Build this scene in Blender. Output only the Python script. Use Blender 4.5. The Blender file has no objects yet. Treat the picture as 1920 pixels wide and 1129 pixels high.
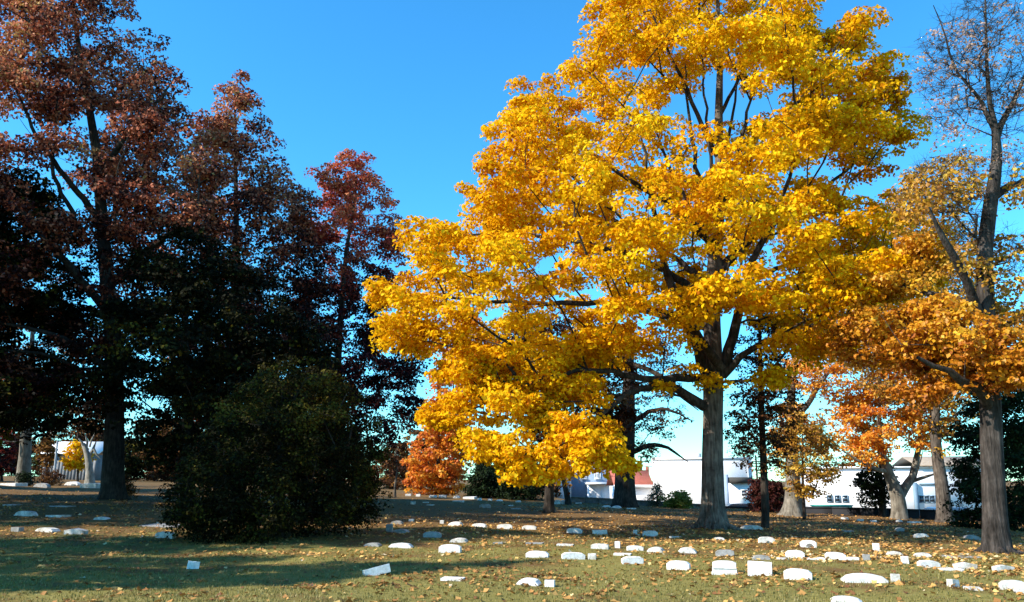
import bpy, math
import numpy as np

# ------------------------------------------------------------------ camera, sky, sun, exposure
W, H, FPX = 1920.0, 1129.0, 1507.0          # photograph size and focal length in its pixels
HORIZON, CAM_H = 900.0, 1.7
PITCH = math.atan((HORIZON - H / 2) / FPX)
SUN_AZ, SUN_EL = math.radians(20.0), math.radians(36.0)   # degrees behind the left, elevation
sc = bpy.context.scene
cd = bpy.data.cameras.new('camera')
cam = bpy.data.objects.new('camera', cd)
sc.collection.objects.link(cam)
cam.location = (0, 0, CAM_H)
cam.rotation_euler = (math.pi / 2 + PITCH, 0, 0)
cd.sensor_width = 36.0
cd.lens = 36.0 * FPX / W
cd.clip_start, cd.clip_end = 0.1, 20000.0
sc.camera = cam

world = bpy.data.worlds.new('World')
sc.world = world
world.use_nodes = True
wn, wl = world.node_tree.nodes, world.node_tree.links
wn.clear()
sky = wn.new('ShaderNodeTexSky')
sky.sky_type = 'NISHITA'
sky.sun_disc = False
sky.sun_elevation = SUN_EL
sky.sun_rotation = math.pi + (math.pi / 2 - SUN_AZ)
sky.air_density, sky.dust_density, sky.ozone_density = 1.0, 0.0, 3.0
hs = wn.new('ShaderNodeHueSaturation')
hs.inputs['Hue'].default_value = 0.495
hs.inputs['Saturation'].default_value = 1.2
bg = wn.new('ShaderNodeBackground')
bg.inputs['Strength'].default_value = 0.117
wo = wn.new('ShaderNodeOutputWorld')
wl.new(sky.outputs[0], hs.inputs['Color'])
tn_ = wn.new('ShaderNodeMix')
tn_.data_type, tn_.blend_type = 'RGBA', 'MULTIPLY'
tn_.inputs[0].default_value = 1.0
tn_.inputs[7].default_value = (0.62, 1.32, 1.50, 1)
wl.new(hs.outputs[0], tn_.inputs[6])
wl.new(tn_.outputs[2], bg.inputs['Color'])
wl.new(bg.outputs[0], wo.inputs['Surface'])

sd = bpy.data.lights.new('sun', 'SUN')
sd.energy, sd.angle, sd.color = 5.0, math.radians(0.53), (1.0, 0.93, 0.82)
sun = bpy.data.objects.new('sun', sd)
sc.collection.objects.link(sun)
SDIR = np.array([-math.cos(SUN_AZ) * math.cos(SUN_EL), -math.sin(SUN_AZ) * math.cos(SUN_EL), math.sin(SUN_EL)])
from mathutils import Vector
sun.rotation_euler = Vector(SDIR).to_track_quat('Z', 'Y').to_euler()

sc.view_settings.view_transform = 'Standard'
sc.view_settings.look = 'None'
sc.view_settings.gamma = 1.0
sc.view_settings.use_curve_mapping = False
sc.view_settings.exposure = 0.95
sc.cycles.max_bounces = 6
sc.cycles.diffuse_bounces = 4
sc.cycles.glossy_bounces = 1
sc.cycles.transmission_bounces = 3

# ------------------------------------------------------------------ coordinates
CP, SP = math.cos(PITCH), math.sin(PITCH)


def sstep(a, b, x):
    t = np.clip((np.asarray(x, float) - a) / (b - a), 0, 1)
    return t * t * (3 - 2 * t)


def terr(x, y):
    """height of the ground"""
    x = np.asarray(x, float)
    y = np.asarray(y, float)
    z = sstep(12, 46, y) * (0.28 - 0.034 * np.clip(x, -70, 75))
    z = z - sstep(2, 14, x) * sstep(57.2, 60.5, y) * 1.25
    z = z - 0.5 * sstep(60, 140, y)
    w = 1 - sstep(60, 90, y)
    z = z + w * (0.035 * np.sin(x * 0.9 + 0.6 * np.sin(y * 0.37)) * np.sin(y * 0.61 + 1.3)
                 + 0.022 * np.sin(x * 2.1 + y * 0.9) * np.sin(y * 1.7 - x * 0.4) + 0.05 * np.sin(y * 0.33 + x * 0.21))
    for cx, cy, hh, rr in MOUNDS:
        z = z + hh * np.exp(-((x - cx) ** 2 + (y - cy) ** 2) / rr ** 2)
    return z


MOUNDS = []


def ray(px, py):
    u, v = (px - W / 2) / FPX, (H / 2 - py) / FPX
    return np.array([u, CP - SP * v, SP + CP * v])


def P(px, py, Y):
    """the point seen at a pixel, at world depth Y"""
    d = ray(px, py)
    return np.array([0, 0, CAM_H]) + d * (Y / d[1])


def G(px, py):
    """where the ray through a pixel meets the ground"""
    d = ray(px, py)
    for t in np.arange(5.0, 140, 0.05):
        p = d * t
        if CAM_H + p[2] <= terr(p[0], p[1]):
            break
    return np.array([p[0], p[1], float(terr(p[0], p[1]))])


def proj(p):
    p = np.asarray(p, float)
    q = p - np.array([0, 0, CAM_H])
    f = q[..., 1] * CP + q[..., 2] * SP
    v = -q[..., 1] * SP + q[..., 2] * CP
    return W / 2 + FPX * q[..., 0] / f, H / 2 - FPX * v / f


def mpp(Y):
    """metres per pixel at depth Y"""
    return Y / CP / FPX


# ------------------------------------------------------------------ materials
def new_mat(name):
    m = bpy.data.materials.new(name)
    m.use_nodes = True
    n = m.node_tree.nodes
    n.clear()
    out = n.new('ShaderNodeOutputMaterial')
    return m, n, m.node_tree.links, out


def ramp(n, stops):
    r = n.new('ShaderNodeValToRGB')
    e = r.color_ramp.elements
    while len(e) < len(stops):
        e.new(0.5)
    for el, (p, c) in zip(e, stops):
        el.position = p
        el.color = (*c, 1)
    return r


def leaf_mat(name, stops, trans=0.35, rough=0.5, spec=0.3, tboost=1.0):
    m, n, l, out = new_mat(name)
    at = n.new('ShaderNodeAttribute')
    at.attribute_name = 'tint'
    r = ramp(n, stops)
    l.new(at.outputs['Fac'], r.inputs[0])
    p = n.new('ShaderNodeBsdfPrincipled')
    p.inputs['Roughness'].default_value = rough
    p.inputs['Specular IOR Level'].default_value = spec
    l.new(r.outputs[0], p.inputs['Base Color'])
    t = n.new('ShaderNodeBsdfTranslucent')
    l.new(r.outputs[0], t.inputs['Color'])
    mx = n.new('ShaderNodeMixShader')
    mx.inputs[0].default_value = trans
    l.new(p.outputs[0], mx.inputs[1])
    l.new(t.outputs[0], mx.inputs[2])
    l.new(mx.outputs[0], out.inputs[0])
    return m


def noise(n, l, co, scale, detail=4, rough=0.6, mapping=None):
    t = n.new('ShaderNodeTexNoise')
    t.inputs['Scale'].default_value = scale
    t.inputs['Detail'].default_value = detail
    t.inputs['Roughness'].default_value = rough
    if mapping:
        mp = n.new('ShaderNodeMapping')
        mp.inputs['Scale'].default_value = mapping
        l.new(co, mp.inputs[0])
        co = mp.outputs[0]
    l.new(co, t.inputs['Vector'])
    return t


def bark_mat(name, c1, c2, c3, stretch=0.12, scale=16, bump=0.7):
    m, n, l, out = new_mat(name)
    tc = n.new('ShaderNodeTexCoord')
    a = noise(n, l, tc.outputs['Object'], scale, 5, 0.65, (1, 1, stretch))
    b = noise(n, l, tc.outputs['Object'], 2.2, 3, 0.6)
    r = ramp(n, [(0.37, c1), (0.50, c2), (0.63, c3)])
    mixf = n.new('ShaderNodeMath')
    mixf.operation = 'MULTIPLY_ADD'
    mixf.inputs[1].default_value = 0.55
    l.new(a.outputs[0], mixf.inputs[0])
    m2 = n.new('ShaderNodeMath')
    m2.operation = 'MULTIPLY'
    m2.inputs[1].default_value = 0.45
    l.new(b.outputs[0], m2.inputs[0])
    l.new(m2.outputs[0], mixf.inputs[2])
    l.new(mixf.outputs[0], r.inputs[0])
    p = n.new('ShaderNodeBsdfPrincipled')
    p.inputs['Roughness'].default_value = 0.9
    p.inputs['Specular IOR Level'].default_value = 0.15
    l.new(r.outputs[0], p.inputs['Base Color'])
    bp = n.new('ShaderNodeBump')
    bp.inputs['Strength'].default_value = bump
    bp.inputs['Distance'].default_value = 0.07
    l.new(a.outputs[0], bp.inputs['Height'])
    l.new(bp.outputs[0], p.inputs['Normal'])
    l.new(p.outputs[0], out.inputs[0])
    return m


def plain_mat(name, c, rough=0.7, var=0.25, scale=3.0, bump=0.1, c2=None, metallic=0.0, spec=0.3):
    m, n, l, out = new_mat(name)
    tc = n.new('ShaderNodeTexCoord')
    a = noise(n, l, tc.outputs['Object'], scale, 5, 0.6)
    c2 = c2 or tuple(v * (1 - var) for v in c)
    r = ramp(n, [(0.3, c2), (0.62, c)])
    l.new(a.outputs[0], r.inputs[0])
    p = n.new('ShaderNodeBsdfPrincipled')
    p.inputs['Roughness'].default_value = rough
    p.inputs['Metallic'].default_value = metallic
    p.inputs['Specular IOR Level'].default_value = spec
    l.new(r.outputs[0], p.inputs['Base Color'])
    if bump:
        bp = n.new('ShaderNodeBump')
        bp.inputs['Strength'].default_value = bump
        bp.inputs['Distance'].default_value = 0.02
        l.new(a.outputs[0], bp.inputs['Height'])
        l.new(bp.outputs[0], p.inputs['Normal'])
    l.new(p.outputs[0], out.inputs[0])
    return m


def stone_mat(name, c, grime, amount=0.5):
    m, n, l, out = new_mat(name)
    tc = n.new('ShaderNodeTexCoord')
    geo = n.new('ShaderNodeNewGeometry')
    oi = n.new('ShaderNodeObjectInfo')
    add = n.new('ShaderNodeVectorMath')
    add.operation = 'ADD'
    l.new(tc.outputs['Object'], add.inputs[0])
    l.new(oi.outputs['Location'], add.inputs[1])
    a = noise(n, l, add.outputs[0], 5.0, 6, 0.7)
    b = noise(n, l, add.outputs[0], 30.0, 4, 0.7)
    r = ramp(n, [(0.5 - 0.25 * amount, grime), (0.5 + 0.08, c)])
    l.new(a.outputs[0], r.inputs[0])
    r2 = ramp(n, [(0.3, (0.78, 0.77, 0.74)), (0.6, (1, 1, 1))])
    l.new(b.outputs[0], r2.inputs[0])
    mx = n.new('ShaderNodeMix')
    mx.data_type = 'RGBA'
    mx.blend_type = 'MULTIPLY'
    mx.inputs[0].default_value = 1.0
    l.new(r.outputs[0], mx.inputs[6])
    l.new(r2.outputs[0], mx.inputs[7])
    p = n.new('ShaderNodeBsdfPrincipled')
    p.inputs['Roughness'].default_value = 0.75
    l.new(mx.outputs[2], p.inputs['Base Color'])
    bp = n.new('ShaderNodeBump')
    bp.inputs['Strength'].default_value = 0.35
    bp.inputs['Distance'].default_value = 0.01
    l.new(b.outputs[0], bp.inputs['Height'])
    l.new(bp.outputs[0], p.inputs['Normal'])
    l.new(p.outputs[0], out.inputs[0])
    return m


def ground_mat():
    m, n, l, out = new_mat('lawn')
    tc = n.new('ShaderNodeTexCoord')
    co = tc.outputs['Object']
    fine = noise(n, l, co, 9.0, 6, 0.7)
    mid = noise(n, l, co, 0.9, 5, 0.6)
    big = noise(n, l, co, 0.22, 3, 0.5)
    tiny = noise(n, l, co, 45.0, 3, 0.6)
    g = ramp(n, [(0.28, (0.112, 0.096, 0.024)), (0.5, (0.20, 0.172, 0.046)), (0.72, (0.30, 0.228, 0.085))])
    ad = n.new('ShaderNodeMath'); ad.operation = 'MULTIPLY_ADD'; ad.inputs[1].default_value = 0.55
    sb = n.new('ShaderNodeMath'); sb.operation = 'MULTIPLY'; sb.inputs[1].default_value = 0.45
    l.new(tiny.outputs[0], sb.inputs[0])
    l.new(fine.outputs[0], ad.inputs[0])
    l.new(sb.outputs[0], ad.inputs[2])
    l.new(ad.outputs[0], g.inputs[0])
    # worn, dry soil and crumbled litter: patches, and more of it under the trees farther in; the brown is also darkened to deepen the shade there
    br = ramp(n, [(0.3, (0.075, 0.045, 0.018)), (0.55, (0.165, 0.095, 0.034)), (0.75, (0.25, 0.155, 0.062))])
    l.new(ad.outputs[0], br.inputs[0])
    sep = n.new('ShaderNodeSeparateXYZ')
    l.new(co, sep.inputs[0])
    mr = n.new('ShaderNodeMapRange')
    mr.inputs['From Min'].default_value = 14.0
    mr.inputs['From Max'].default_value = 34.0
    mr.inputs['To Min'].default_value = -0.09
    mr.inputs['To Max'].default_value = 0.34
    l.new(sep.outputs[1], mr.inputs[0])
    s = n.new('ShaderNodeMath'); s.operation = 'ADD'
    l.new(mid.outputs[0], s.inputs[0]); l.new(mr.outputs[0], s.inputs[1])
    s2 = n.new('ShaderNodeMath'); s2.operation = 'MULTIPLY_ADD'; s2.inputs[1].default_value = 0.6; s2.inputs[2].default_value = -0.3
    l.new(big.outputs[0], s2.inputs[0])
    s3 = n.new('ShaderNodeMath'); s3.operation = 'ADD'
    l.new(s.outputs[0], s3.inputs[0]); l.new(s2.outputs[0], s3.inputs[1])
    msk = ramp(n, [(0.46, (0, 0, 0)), (0.66, (1, 1, 1))])
    l.new(s3.outputs[0], msk.inputs[0])
    mx = n.new('ShaderNodeMix'); mx.data_type = 'RGBA'
    l.new(msk.outputs[0], mx.inputs[0])
    l.new(g.outputs[0], mx.inputs[6]); l.new(br.outputs[0], mx.inputs[7])
    p = n.new('ShaderNodeBsdfPrincipled')
    p.inputs['Roughness'].default_value = 0.95
    p.inputs['Specular IOR Level'].default_value = 0.1
    l.new(mx.outputs[2], p.inputs['Base Color'])
    bp = n.new('ShaderNodeBump')
    bp.inputs['Strength'].default_value = 0.8
    bp.inputs['Distance'].default_value = 0.05
    l.new(ad.outputs[0], bp.inputs['Height'])
    l.new(bp.outputs[0], p.inputs['Normal'])
    l.new(p.outputs[0], out.inputs[0])
    return m


def glass_mat(name, c):
    m, n, l, out = new_mat(name)
    p = n.new('ShaderNodeBsdfPrincipled')
    p.inputs['Base Color'].default_value = (*c, 1)
    p.inputs['Roughness'].default_value = 0.08
    p.inputs['Specular IOR Level'].default_value = 0.8
    l.new(p.outputs[0], out.inputs[0])
    return m


M = {}
M['ground'] = ground_mat()
Y1, Y2, Y3, Y4 = (0.66, 0.29, 0.004), (0.82, 0.46, 0.005), (0.88, 0.57, 0.008), (0.88, 0.62, 0.02)
M['yellow'] = leaf_mat('yellow_maple_leaf', [(0.0, (0.52, 0.15, 0.010)), (0.22, Y1), (0.5, Y2), (0.82, Y3), (1.0, Y4)], 0.42, 0.7, 0.06)
M['amber'] = leaf_mat('amber_maple_leaf', [(0.0, (0.36, 0.10, 0.010)), (0.3, (0.52, 0.19, 0.012)), (0.65, (0.66, 0.31, 0.015)), (1.0, (0.74, 0.44, 0.03))], 0.40, 0.5, 0.3)
M['orange'] = leaf_mat('orange_leaf', [(0.0, (0.42, 0.09, 0.018)), (0.4, (0.70, 0.19, 0.02)), (0.75, (0.82, 0.32, 0.025)), (1.0, (0.84, 0.47, 0.06))], 0.42, 0.5, 0.25)
M['gold'] = leaf_mat('gold_brown_leaf', [(0.0, (0.24, 0.10, 0.02)), (0.4, (0.46, 0.22, 0.025)), (0.75, (0.62, 0.36, 0.03)), (1.0, (0.60, 0.42, 0.06))], 0.38, 0.5, 0.3)
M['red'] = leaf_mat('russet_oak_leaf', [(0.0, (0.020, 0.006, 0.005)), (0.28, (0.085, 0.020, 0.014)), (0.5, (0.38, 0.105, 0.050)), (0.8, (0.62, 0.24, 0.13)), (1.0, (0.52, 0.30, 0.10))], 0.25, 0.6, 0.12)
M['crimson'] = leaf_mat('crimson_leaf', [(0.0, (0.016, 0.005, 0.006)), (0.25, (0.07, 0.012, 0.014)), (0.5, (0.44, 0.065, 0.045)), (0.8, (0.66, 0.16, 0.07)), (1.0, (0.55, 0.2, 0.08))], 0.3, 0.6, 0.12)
M['darkred'] = leaf_mat('dark_purple_leaf', [(0.0, (0.018, 0.006, 0.007)), (0.5, (0.05, 0.014, 0.013)), (1.0, (0.10, 0.03, 0.02))], 0.15, 0.65, 0.06)
M['brown'] = leaf_mat('brown_oak_leaf', [(0.0, (0.035, 0.014, 0.008)), (0.5, (0.085, 0.035, 0.016)), (0.85, (0.18, 0.075, 0.022)), (1.0, (0.30, 0.14, 0.03))], 0.2, 0.65, 0.06)
M['olive'] = leaf_mat('dark_olive_leaf', [(0.0, (0.005, 0.006, 0.002)), (0.5, (0.014, 0.014, 0.004)), (0.8, (0.035, 0.032, 0.008)), (1.0, (0.16, 0.12, 0.015))], 0.12, 0.65, 0.06)
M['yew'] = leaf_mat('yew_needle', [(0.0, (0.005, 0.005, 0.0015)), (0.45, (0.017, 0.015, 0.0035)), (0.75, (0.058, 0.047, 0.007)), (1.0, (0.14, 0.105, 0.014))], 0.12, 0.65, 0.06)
M['evergreen'] = leaf_mat('evergreen_leaf', [(0.0, (0.004, 0.008, 0.003)), (0.5, (0.011, 0.021, 0.007)), (1.0, (0.034, 0.055, 0.014))], 0.1, 0.65, 0.06)
M['bushgreen'] = leaf_mat('bright_shrub_leaf', [(0.0, (0.09, 0.11, 0.014)), (0.5, (0.20, 0.23, 0.026)), (1.0, (0.32, 0.32, 0.05))], 0.3, 0.5, 0.3)
M['greygreen'] = leaf_mat('grey_shrub_leaf', [(0.0, (0.06, 0.06, 0.035)), (0.5, (0.13, 0.13, 0.08)), (1.0, (0.22, 0.21, 0.13))], 0.2, 0.6, 0.2)
M['pale'] = leaf_mat('pale_pinkish_leaf', [(0.0, (0.34, 0.20, 0.16)), (0.5, (0.50, 0.34, 0.26)), (1.0, (0.60, 0.42, 0.26))], 0.4, 0.5, 0.3)
M['litter'] = leaf_mat('fallen_leaf', [(0.0, (0.14, 0.06, 0.025)), (0.35, (0.34, 0.16, 0.045)), (0.7, (0.56, 0.31, 0.09)), (0.9, (0.66, 0.44, 0.14)), (1.0, (0.62, 0.50, 0.32))], 0.1, 0.7, 0.2)
M['grass'] = leaf_mat('grass_blade', [(0.0, (0.115, 0.11, 0.025)), (0.5, (0.21, 0.18, 0.046)), (0.85, (0.28, 0.235, 0.075)), (1.0, (0.38, 0.31, 0.14))], 0.25, 0.6, 0.2)
M['bark'] = bark_mat('grey_brown_bark', (0.022, 0.017, 0.013), (0.085, 0.068, 0.054), (0.17, 0.14, 0.112))
M['herobark'] = bark_mat('maple_bark', (0.030, 0.023, 0.017), (0.125, 0.098, 0.078), (0.235, 0.195, 0.155), 0.10, 14, 1.0)
M['midbark'] = bark_mat('mid_grey_bark', (0.012, 0.010, 0.008), (0.042, 0.035, 0.030), (0.095, 0.08, 0.07), 0.10, 14, 1.0)
M['darkbark'] = bark_mat('dark_bark', (0.012, 0.009, 0.007), (0.035, 0.027, 0.021), (0.075, 0.058, 0.045))
M['palebark'] = bark_mat('pale_grey_bark', (0.07, 0.06, 0.046), (0.16, 0.14, 0.11), (0.26, 0.23, 0.185), 0.2, 9, 0.5)
M['deadwood'] = bark_mat('bleached_wood', (0.14, 0.13, 0.11), (0.28, 0.26, 0.22), (0.40, 0.37, 0.32), 0.2, 9, 0.5)
M['moss'] = plain_mat('moss_green', (0.09, 0.10, 0.03), 0.95, 0.5, 6)
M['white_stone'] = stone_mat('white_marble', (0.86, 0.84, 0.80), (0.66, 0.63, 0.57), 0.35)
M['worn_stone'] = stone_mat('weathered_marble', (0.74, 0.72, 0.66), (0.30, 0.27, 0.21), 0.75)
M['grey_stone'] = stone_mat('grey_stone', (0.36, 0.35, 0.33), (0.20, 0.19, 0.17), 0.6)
M['white_wall'] = plain_mat('white_render', (0.82, 0.81, 0.79), 0.8, 0.06, 0.8, 0.0)
M['white_trim'] = plain_mat('white_trim', (0.80, 0.80, 0.78), 0.6, 0.08, 2, 0.0)
M['blue_wall'] = plain_mat('blue_grey_siding', (0.25, 0.33, 0.44), 0.7, 0.15, 3, 0.0)
M['grey_wall'] = plain_mat('grey_boards', (0.20, 0.20, 0.20), 0.8, 0.35, 2, 0.0)
M['wall_stone'] = stone_mat('dark_field_stone', (0.20, 0.18, 0.15), (0.09, 0.08, 0.065), 0.8)
M['asphalt_wall'] = plain_mat('dark_retaining_concrete', (0.022, 0.022, 0.025), 0.9, 0.35, 1.5, 0.2)
M['red_roof'] = plain_mat('red_shingle', (0.42, 0.12, 0.08), 0.8, 0.3, 5, 0.2)
M['dark_roof'] = plain_mat('dark_roof', (0.06, 0.06, 0.055), 0.85, 0.3, 4, 0.1)
M['tan_roof'] = plain_mat('tan_roof', (0.30, 0.24, 0.18), 0.85, 0.3, 4, 0.1)
M['brick'] = plain_mat('brick_red', (0.30, 0.11, 0.07), 0.9, 0.4, 9, 0.2)
M['glass'] = glass_mat('window_glass', (0.03, 0.04, 0.05))
M['pale_glass'] = glass_mat('curtained_glass', (0.55, 0.56, 0.58))
M['asphalt'] = plain_mat('asphalt', (0.055, 0.055, 0.058), 0.9, 0.25, 6, 0.2)
M['kerb'] = plain_mat('kerb_concrete', (0.34, 0.33, 0.31), 0.9, 0.25, 4, 0.2)
M['carblue'] = plain_mat('blue_car_paint', (0.035, 0.075, 0.13), 0.25, 0.05, 2, 0.0, spec=0.6)
M['cardark'] = plain_mat('black_car_paint', (0.014, 0.015, 0.018), 0.25, 0.05, 2, 0.0, spec=0.6)
M['tyre'] = plain_mat('tyre_rubber', (0.02, 0.02, 0.02), 0.9, 0.2, 9, 0.0)
M['rim'] = plain_mat('alloy_rim', (0.45, 0.45, 0.46), 0.35, 0.1, 9, 0.0, metallic=0.8)
M['lamp_glass'] = glass_mat('headlamp_glass', (0.6, 0.6, 0.6))
M['teal'] = plain_mat('teal_paint', (0.05, 0.26, 0.22), 0.6, 0.15, 3, 0.0)
M['metal'] = plain_mat('galvanised_metal', (0.40, 0.43, 0.46), 0.5, 0.2, 5, 0.0, metallic=0.2)
M['bluepaint'] = plain_mat('blue_grey_column', (0.16, 0.25, 0.32), 0.6, 0.2, 3, 0.0)
M['wire'] = plain_mat('black_wire', (0.02, 0.02, 0.02), 0.7, 0.1, 3, 0.0)

# ------------------------------------------------------------------ mesh helpers
COL = sc.collection


def link(o, parent=None):
    COL.objects.link(o)
    if parent is not None:
        o.parent = parent
    return o


def raw_mesh(name, verts, faces, mat, tint=None, smooth=False):
    """verts (N,3), faces (M,k) of one size"""
    me = bpy.data.meshes.new(name)
    verts = np.ascontiguousarray(verts, np.float32)
    faces = np.ascontiguousarray(faces, np.int32)
    k = faces.shape[1]
    me.vertices.add(len(verts))
    me.vertices.foreach_set('co', verts.ravel())
    me.loops.add(faces.size)
    me.loops.foreach_set('vertex_index', faces.ravel())
    me.polygons.add(len(faces))
    me.polygons.foreach_set('loop_start', np.arange(0, faces.size, k, dtype=np.int32))
    me.polygons.foreach_set('loop_total', np.full(len(faces), k, np.int32))
    if smooth:
        me.polygons.foreach_set('use_smooth', np.ones(len(faces), bool))
    if tint is not None:
        a = me.attributes.new('tint', 'FLOAT', 'POINT')
        a.data.foreach_set('value', np.ascontiguousarray(tint, np.float32))
    me.materials.append(mat)
    me.update()
    me.validate()
    return me


def add(name, me, parent=None, loc=None):
    o = bpy.data.objects.new(name, me)
    link(o, parent)
    if loc is not None:
        o.location = loc
    return o


def tag(o, label=None, cat=None, group=None, kind=None):
    if label: o['label'] = label
    if cat: o['category'] = cat
    if group: o['group'] = group
    if kind: o['kind'] = kind
    return o


def empty(name, loc):
    o = bpy.data.objects.new(name, None)
    link(o)
    o.location = [float(v) for v in loc]
    o.empty_display_size = 0.2
    return o


def copy_tree(o, loc, rz=0.0, s=1.0, parent=None):
    c = o.copy()
    COL.objects.link(c)
    if parent is None:
        c.location = loc
        c.rotation_euler = (0, 0, rz)
        c.scale = (s, s, s)
    else:
        c.parent = parent
    for ch in list(o.children):
        copy_tree(ch, None, parent=c)
    return c


class Acc:
    """collects quads into one mesh"""

    def __init__(self):
        self.v, self.f, self.n = [], [], 0

    def put(self, v, f):
        self.v.append(np.asarray(v, float))
        self.f.append(np.asarray(f, int) + self.n)
        self.n += len(v)

    def tube(self, pts, rad, sides=6, lobes=None):
        pts = np.asarray(pts, float)
        rad = np.asarray(rad, float)
        n = len(pts)
        t = np.gradient(pts, axis=0)
        t /= np.linalg.norm(t, axis=1)[:, None] + 1e-9
        ref = np.array([0.31, 0.95, 0.05]) if abs(t[:, 2]).mean() > 0.5 else np.array([0.05, 0.1, 1.0])
        a = np.cross(t, ref)
        a /= np.linalg.norm(a, axis=1)[:, None] + 1e-9
        b = np.cross(t, a)
        th = np.linspace(0, 2 * np.pi, sides, endpoint=False)
        rr = rad[:, None] * np.ones((1, sides))
        if lobes is not None:
            rr = rr * lobes(np.arange(n)[:, None] / max(1, n - 1), th[None, :])
        v = pts[:, None, :] + rr[..., None] * (np.cos(th)[None, :, None] * a[:, None, :] + np.sin(th)[None, :, None] * b[:, None, :])
        i = np.arange(n - 1)[:, None] * sides
        j = np.arange(sides)[None, :]
        j2 = (j + 1) % sides
        f = np.stack([i + j, i + j2, i + sides + j2, i + sides + j], -1).reshape(-1, 4)
        self.put(v.reshape(-1, 3), f)

    def box(self, x0, x1, y0, y1, z0, z1):
        v = [(x, y, z) for z in (z0, z1) for y in (y0, y1) for x in (x0, x1)]
        f = [(0, 2, 3, 1), (4, 5, 7, 6), (0, 1, 5, 4), (2, 6, 7, 3), (0, 4, 6, 2), (1, 3, 7, 5)]
        self.put(v, f)

    def mesh(self, name, mat, smooth=False, origin=(0, 0, 0)):
        return raw_mesh(name, np.concatenate(self.v) - np.asarray(origin), np.concatenate(self.f), mat, smooth=smooth)


def resample(pts, step):
    pts = np.asarray(pts, float)
    d = np.r_[0, np.cumsum(np.linalg.norm(np.diff(pts[:, :3], axis=0), axis=1))]
    n = max(3, int(d[-1] / step) + 1)
    s = np.linspace(0, d[-1], n)
    out = np.stack([np.interp(s, d, pts[:, k]) for k in range(pts.shape[1])], 1)
    # light smoothing keeps the ends
    for _ in range(2):
        if n > 4:
            out[1:-1] = 0.25 * out[:-2] + 0.5 * out[1:-1] + 0.25 * out[2:]
    return out


# ------------------------------------------------------------------ trees
def leaves(rng, pads, per_m2, size, lobed=False, droop=0.3, base_tint=None, spread=0.22, jitter=0.25, flat=0.6, sub=5, subr=0.5):
    """pads: (N,5) x y z r zscale.  Each pad is a handful of smaller sprays; each spray carries leaves."""
    cs, rs, zs, tn = [], [], [], []
    for k, (x, y, z, r, q) in enumerate(pads):
        ns = max(1, int(sub * rng.uniform(0.7, 1.3)))
        th = rng.uniform(0, 2 * np.pi, ns)
        rr = r * 0.72 * np.sqrt(rng.uniform(0, 1, ns))
        zz = q * r * (rng.uniform(-0.45, 0.55, ns)) - 0.35 * q * rr
        cs.append(np.stack([x + rr * np.cos(th), y + rr * np.sin(th), z + zz], 1))
        sr = r * subr * rng.uniform(0.7, 1.2, ns)
        rs.append(sr)
        zs.append(np.full(ns, max(0.42, flat)))
        bt = 0.5 if base_tint is None else base_tint[k]
        tn.append(np.clip(bt + rng.normal(0, 0.09, ns), 0, 1))
    c = np.concatenate(cs); r = np.concatenate(rs); q = np.concatenate(zs); tn = np.concatenate(tn)
    cnt = rng.poisson(np.maximum(2, per_m2 * 4 * np.pi * r * r * 0.75))
    idx = np.repeat(np.arange(len(c)), cnt)
    n = len(idx)
    d = rng.normal(size=(n, 3))
    d /= np.linalg.norm(d, axis=1)[:, None]
    d[:, 2] = np.where(rng.uniform(size=n) < 0.45, np.abs(d[:, 2]), d[:, 2])
    rad = rng.uniform(0.15, 1.0, n) ** 0.45
    pos = c[idx] + d * (rad * r[idx])[:, None] * np.stack([np.ones(n), np.ones(n), q[idx]], 1)
    pos[:, 2] -= droop * (rad ** 2) * r[idx] * 0.6
    nor = d * 0.75 + np.array([0, 0, 0.45]) + rng.normal(size=(n, 3)) * 0.55
    nor /= np.linalg.norm(nor, axis=1)[:, None]
    ax = rng.normal(size=(n, 3)) * 0.7 + d * 0.6 + np.array([0, 0, -0.5])
    ax -= nor * (ax * nor).sum(1)[:, None]
    ax /= np.linalg.norm(ax, axis=1)[:, None] + 1e-9
    sd_ = np.cross(nor, ax)
    s = size * rng.uniform(0.6, 1.25, n)
    ft = np.clip(tn[idx] + rng.normal(0, spread, n), 0, 1)
    if lobed:
        # maple outline: base, two side lobes, tip, folded on the midrib
        prof = [(-0.45, 0, 0), (-0.05, 0.52, 0.10), (0.16, 0.26, 0.05), (0.55, 0, -0.10), (0.16, -0.26, 0.05), (-0.05, -0.52, 0.10)]
        tri = [(0, 1, 2), (0, 2, 3), (0, 3, 4), (0, 4, 5)]
    else:
        prof = [(-0.5, 0, 0), (0.0, 0.40, 0.09), (0.55, 0, -0.08), (0.0, -0.40, 0.09)]
        tri = [(0, 1, 2), (0, 2, 3)]
    k = len(prof)
    v = np.empty((n, k, 3))
    for i, (a, b, h) in enumerate(prof):
        v[:, i] = pos + (ax * a + sd_ * b + nor * h) * s[:, None]
    f = (np.arange(n)[:, None, None] * k + np.array(tri)[None]).reshape(-1, 3)
    return v.reshape(-1, 3), f, np.repeat(ft, k), c, r


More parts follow.
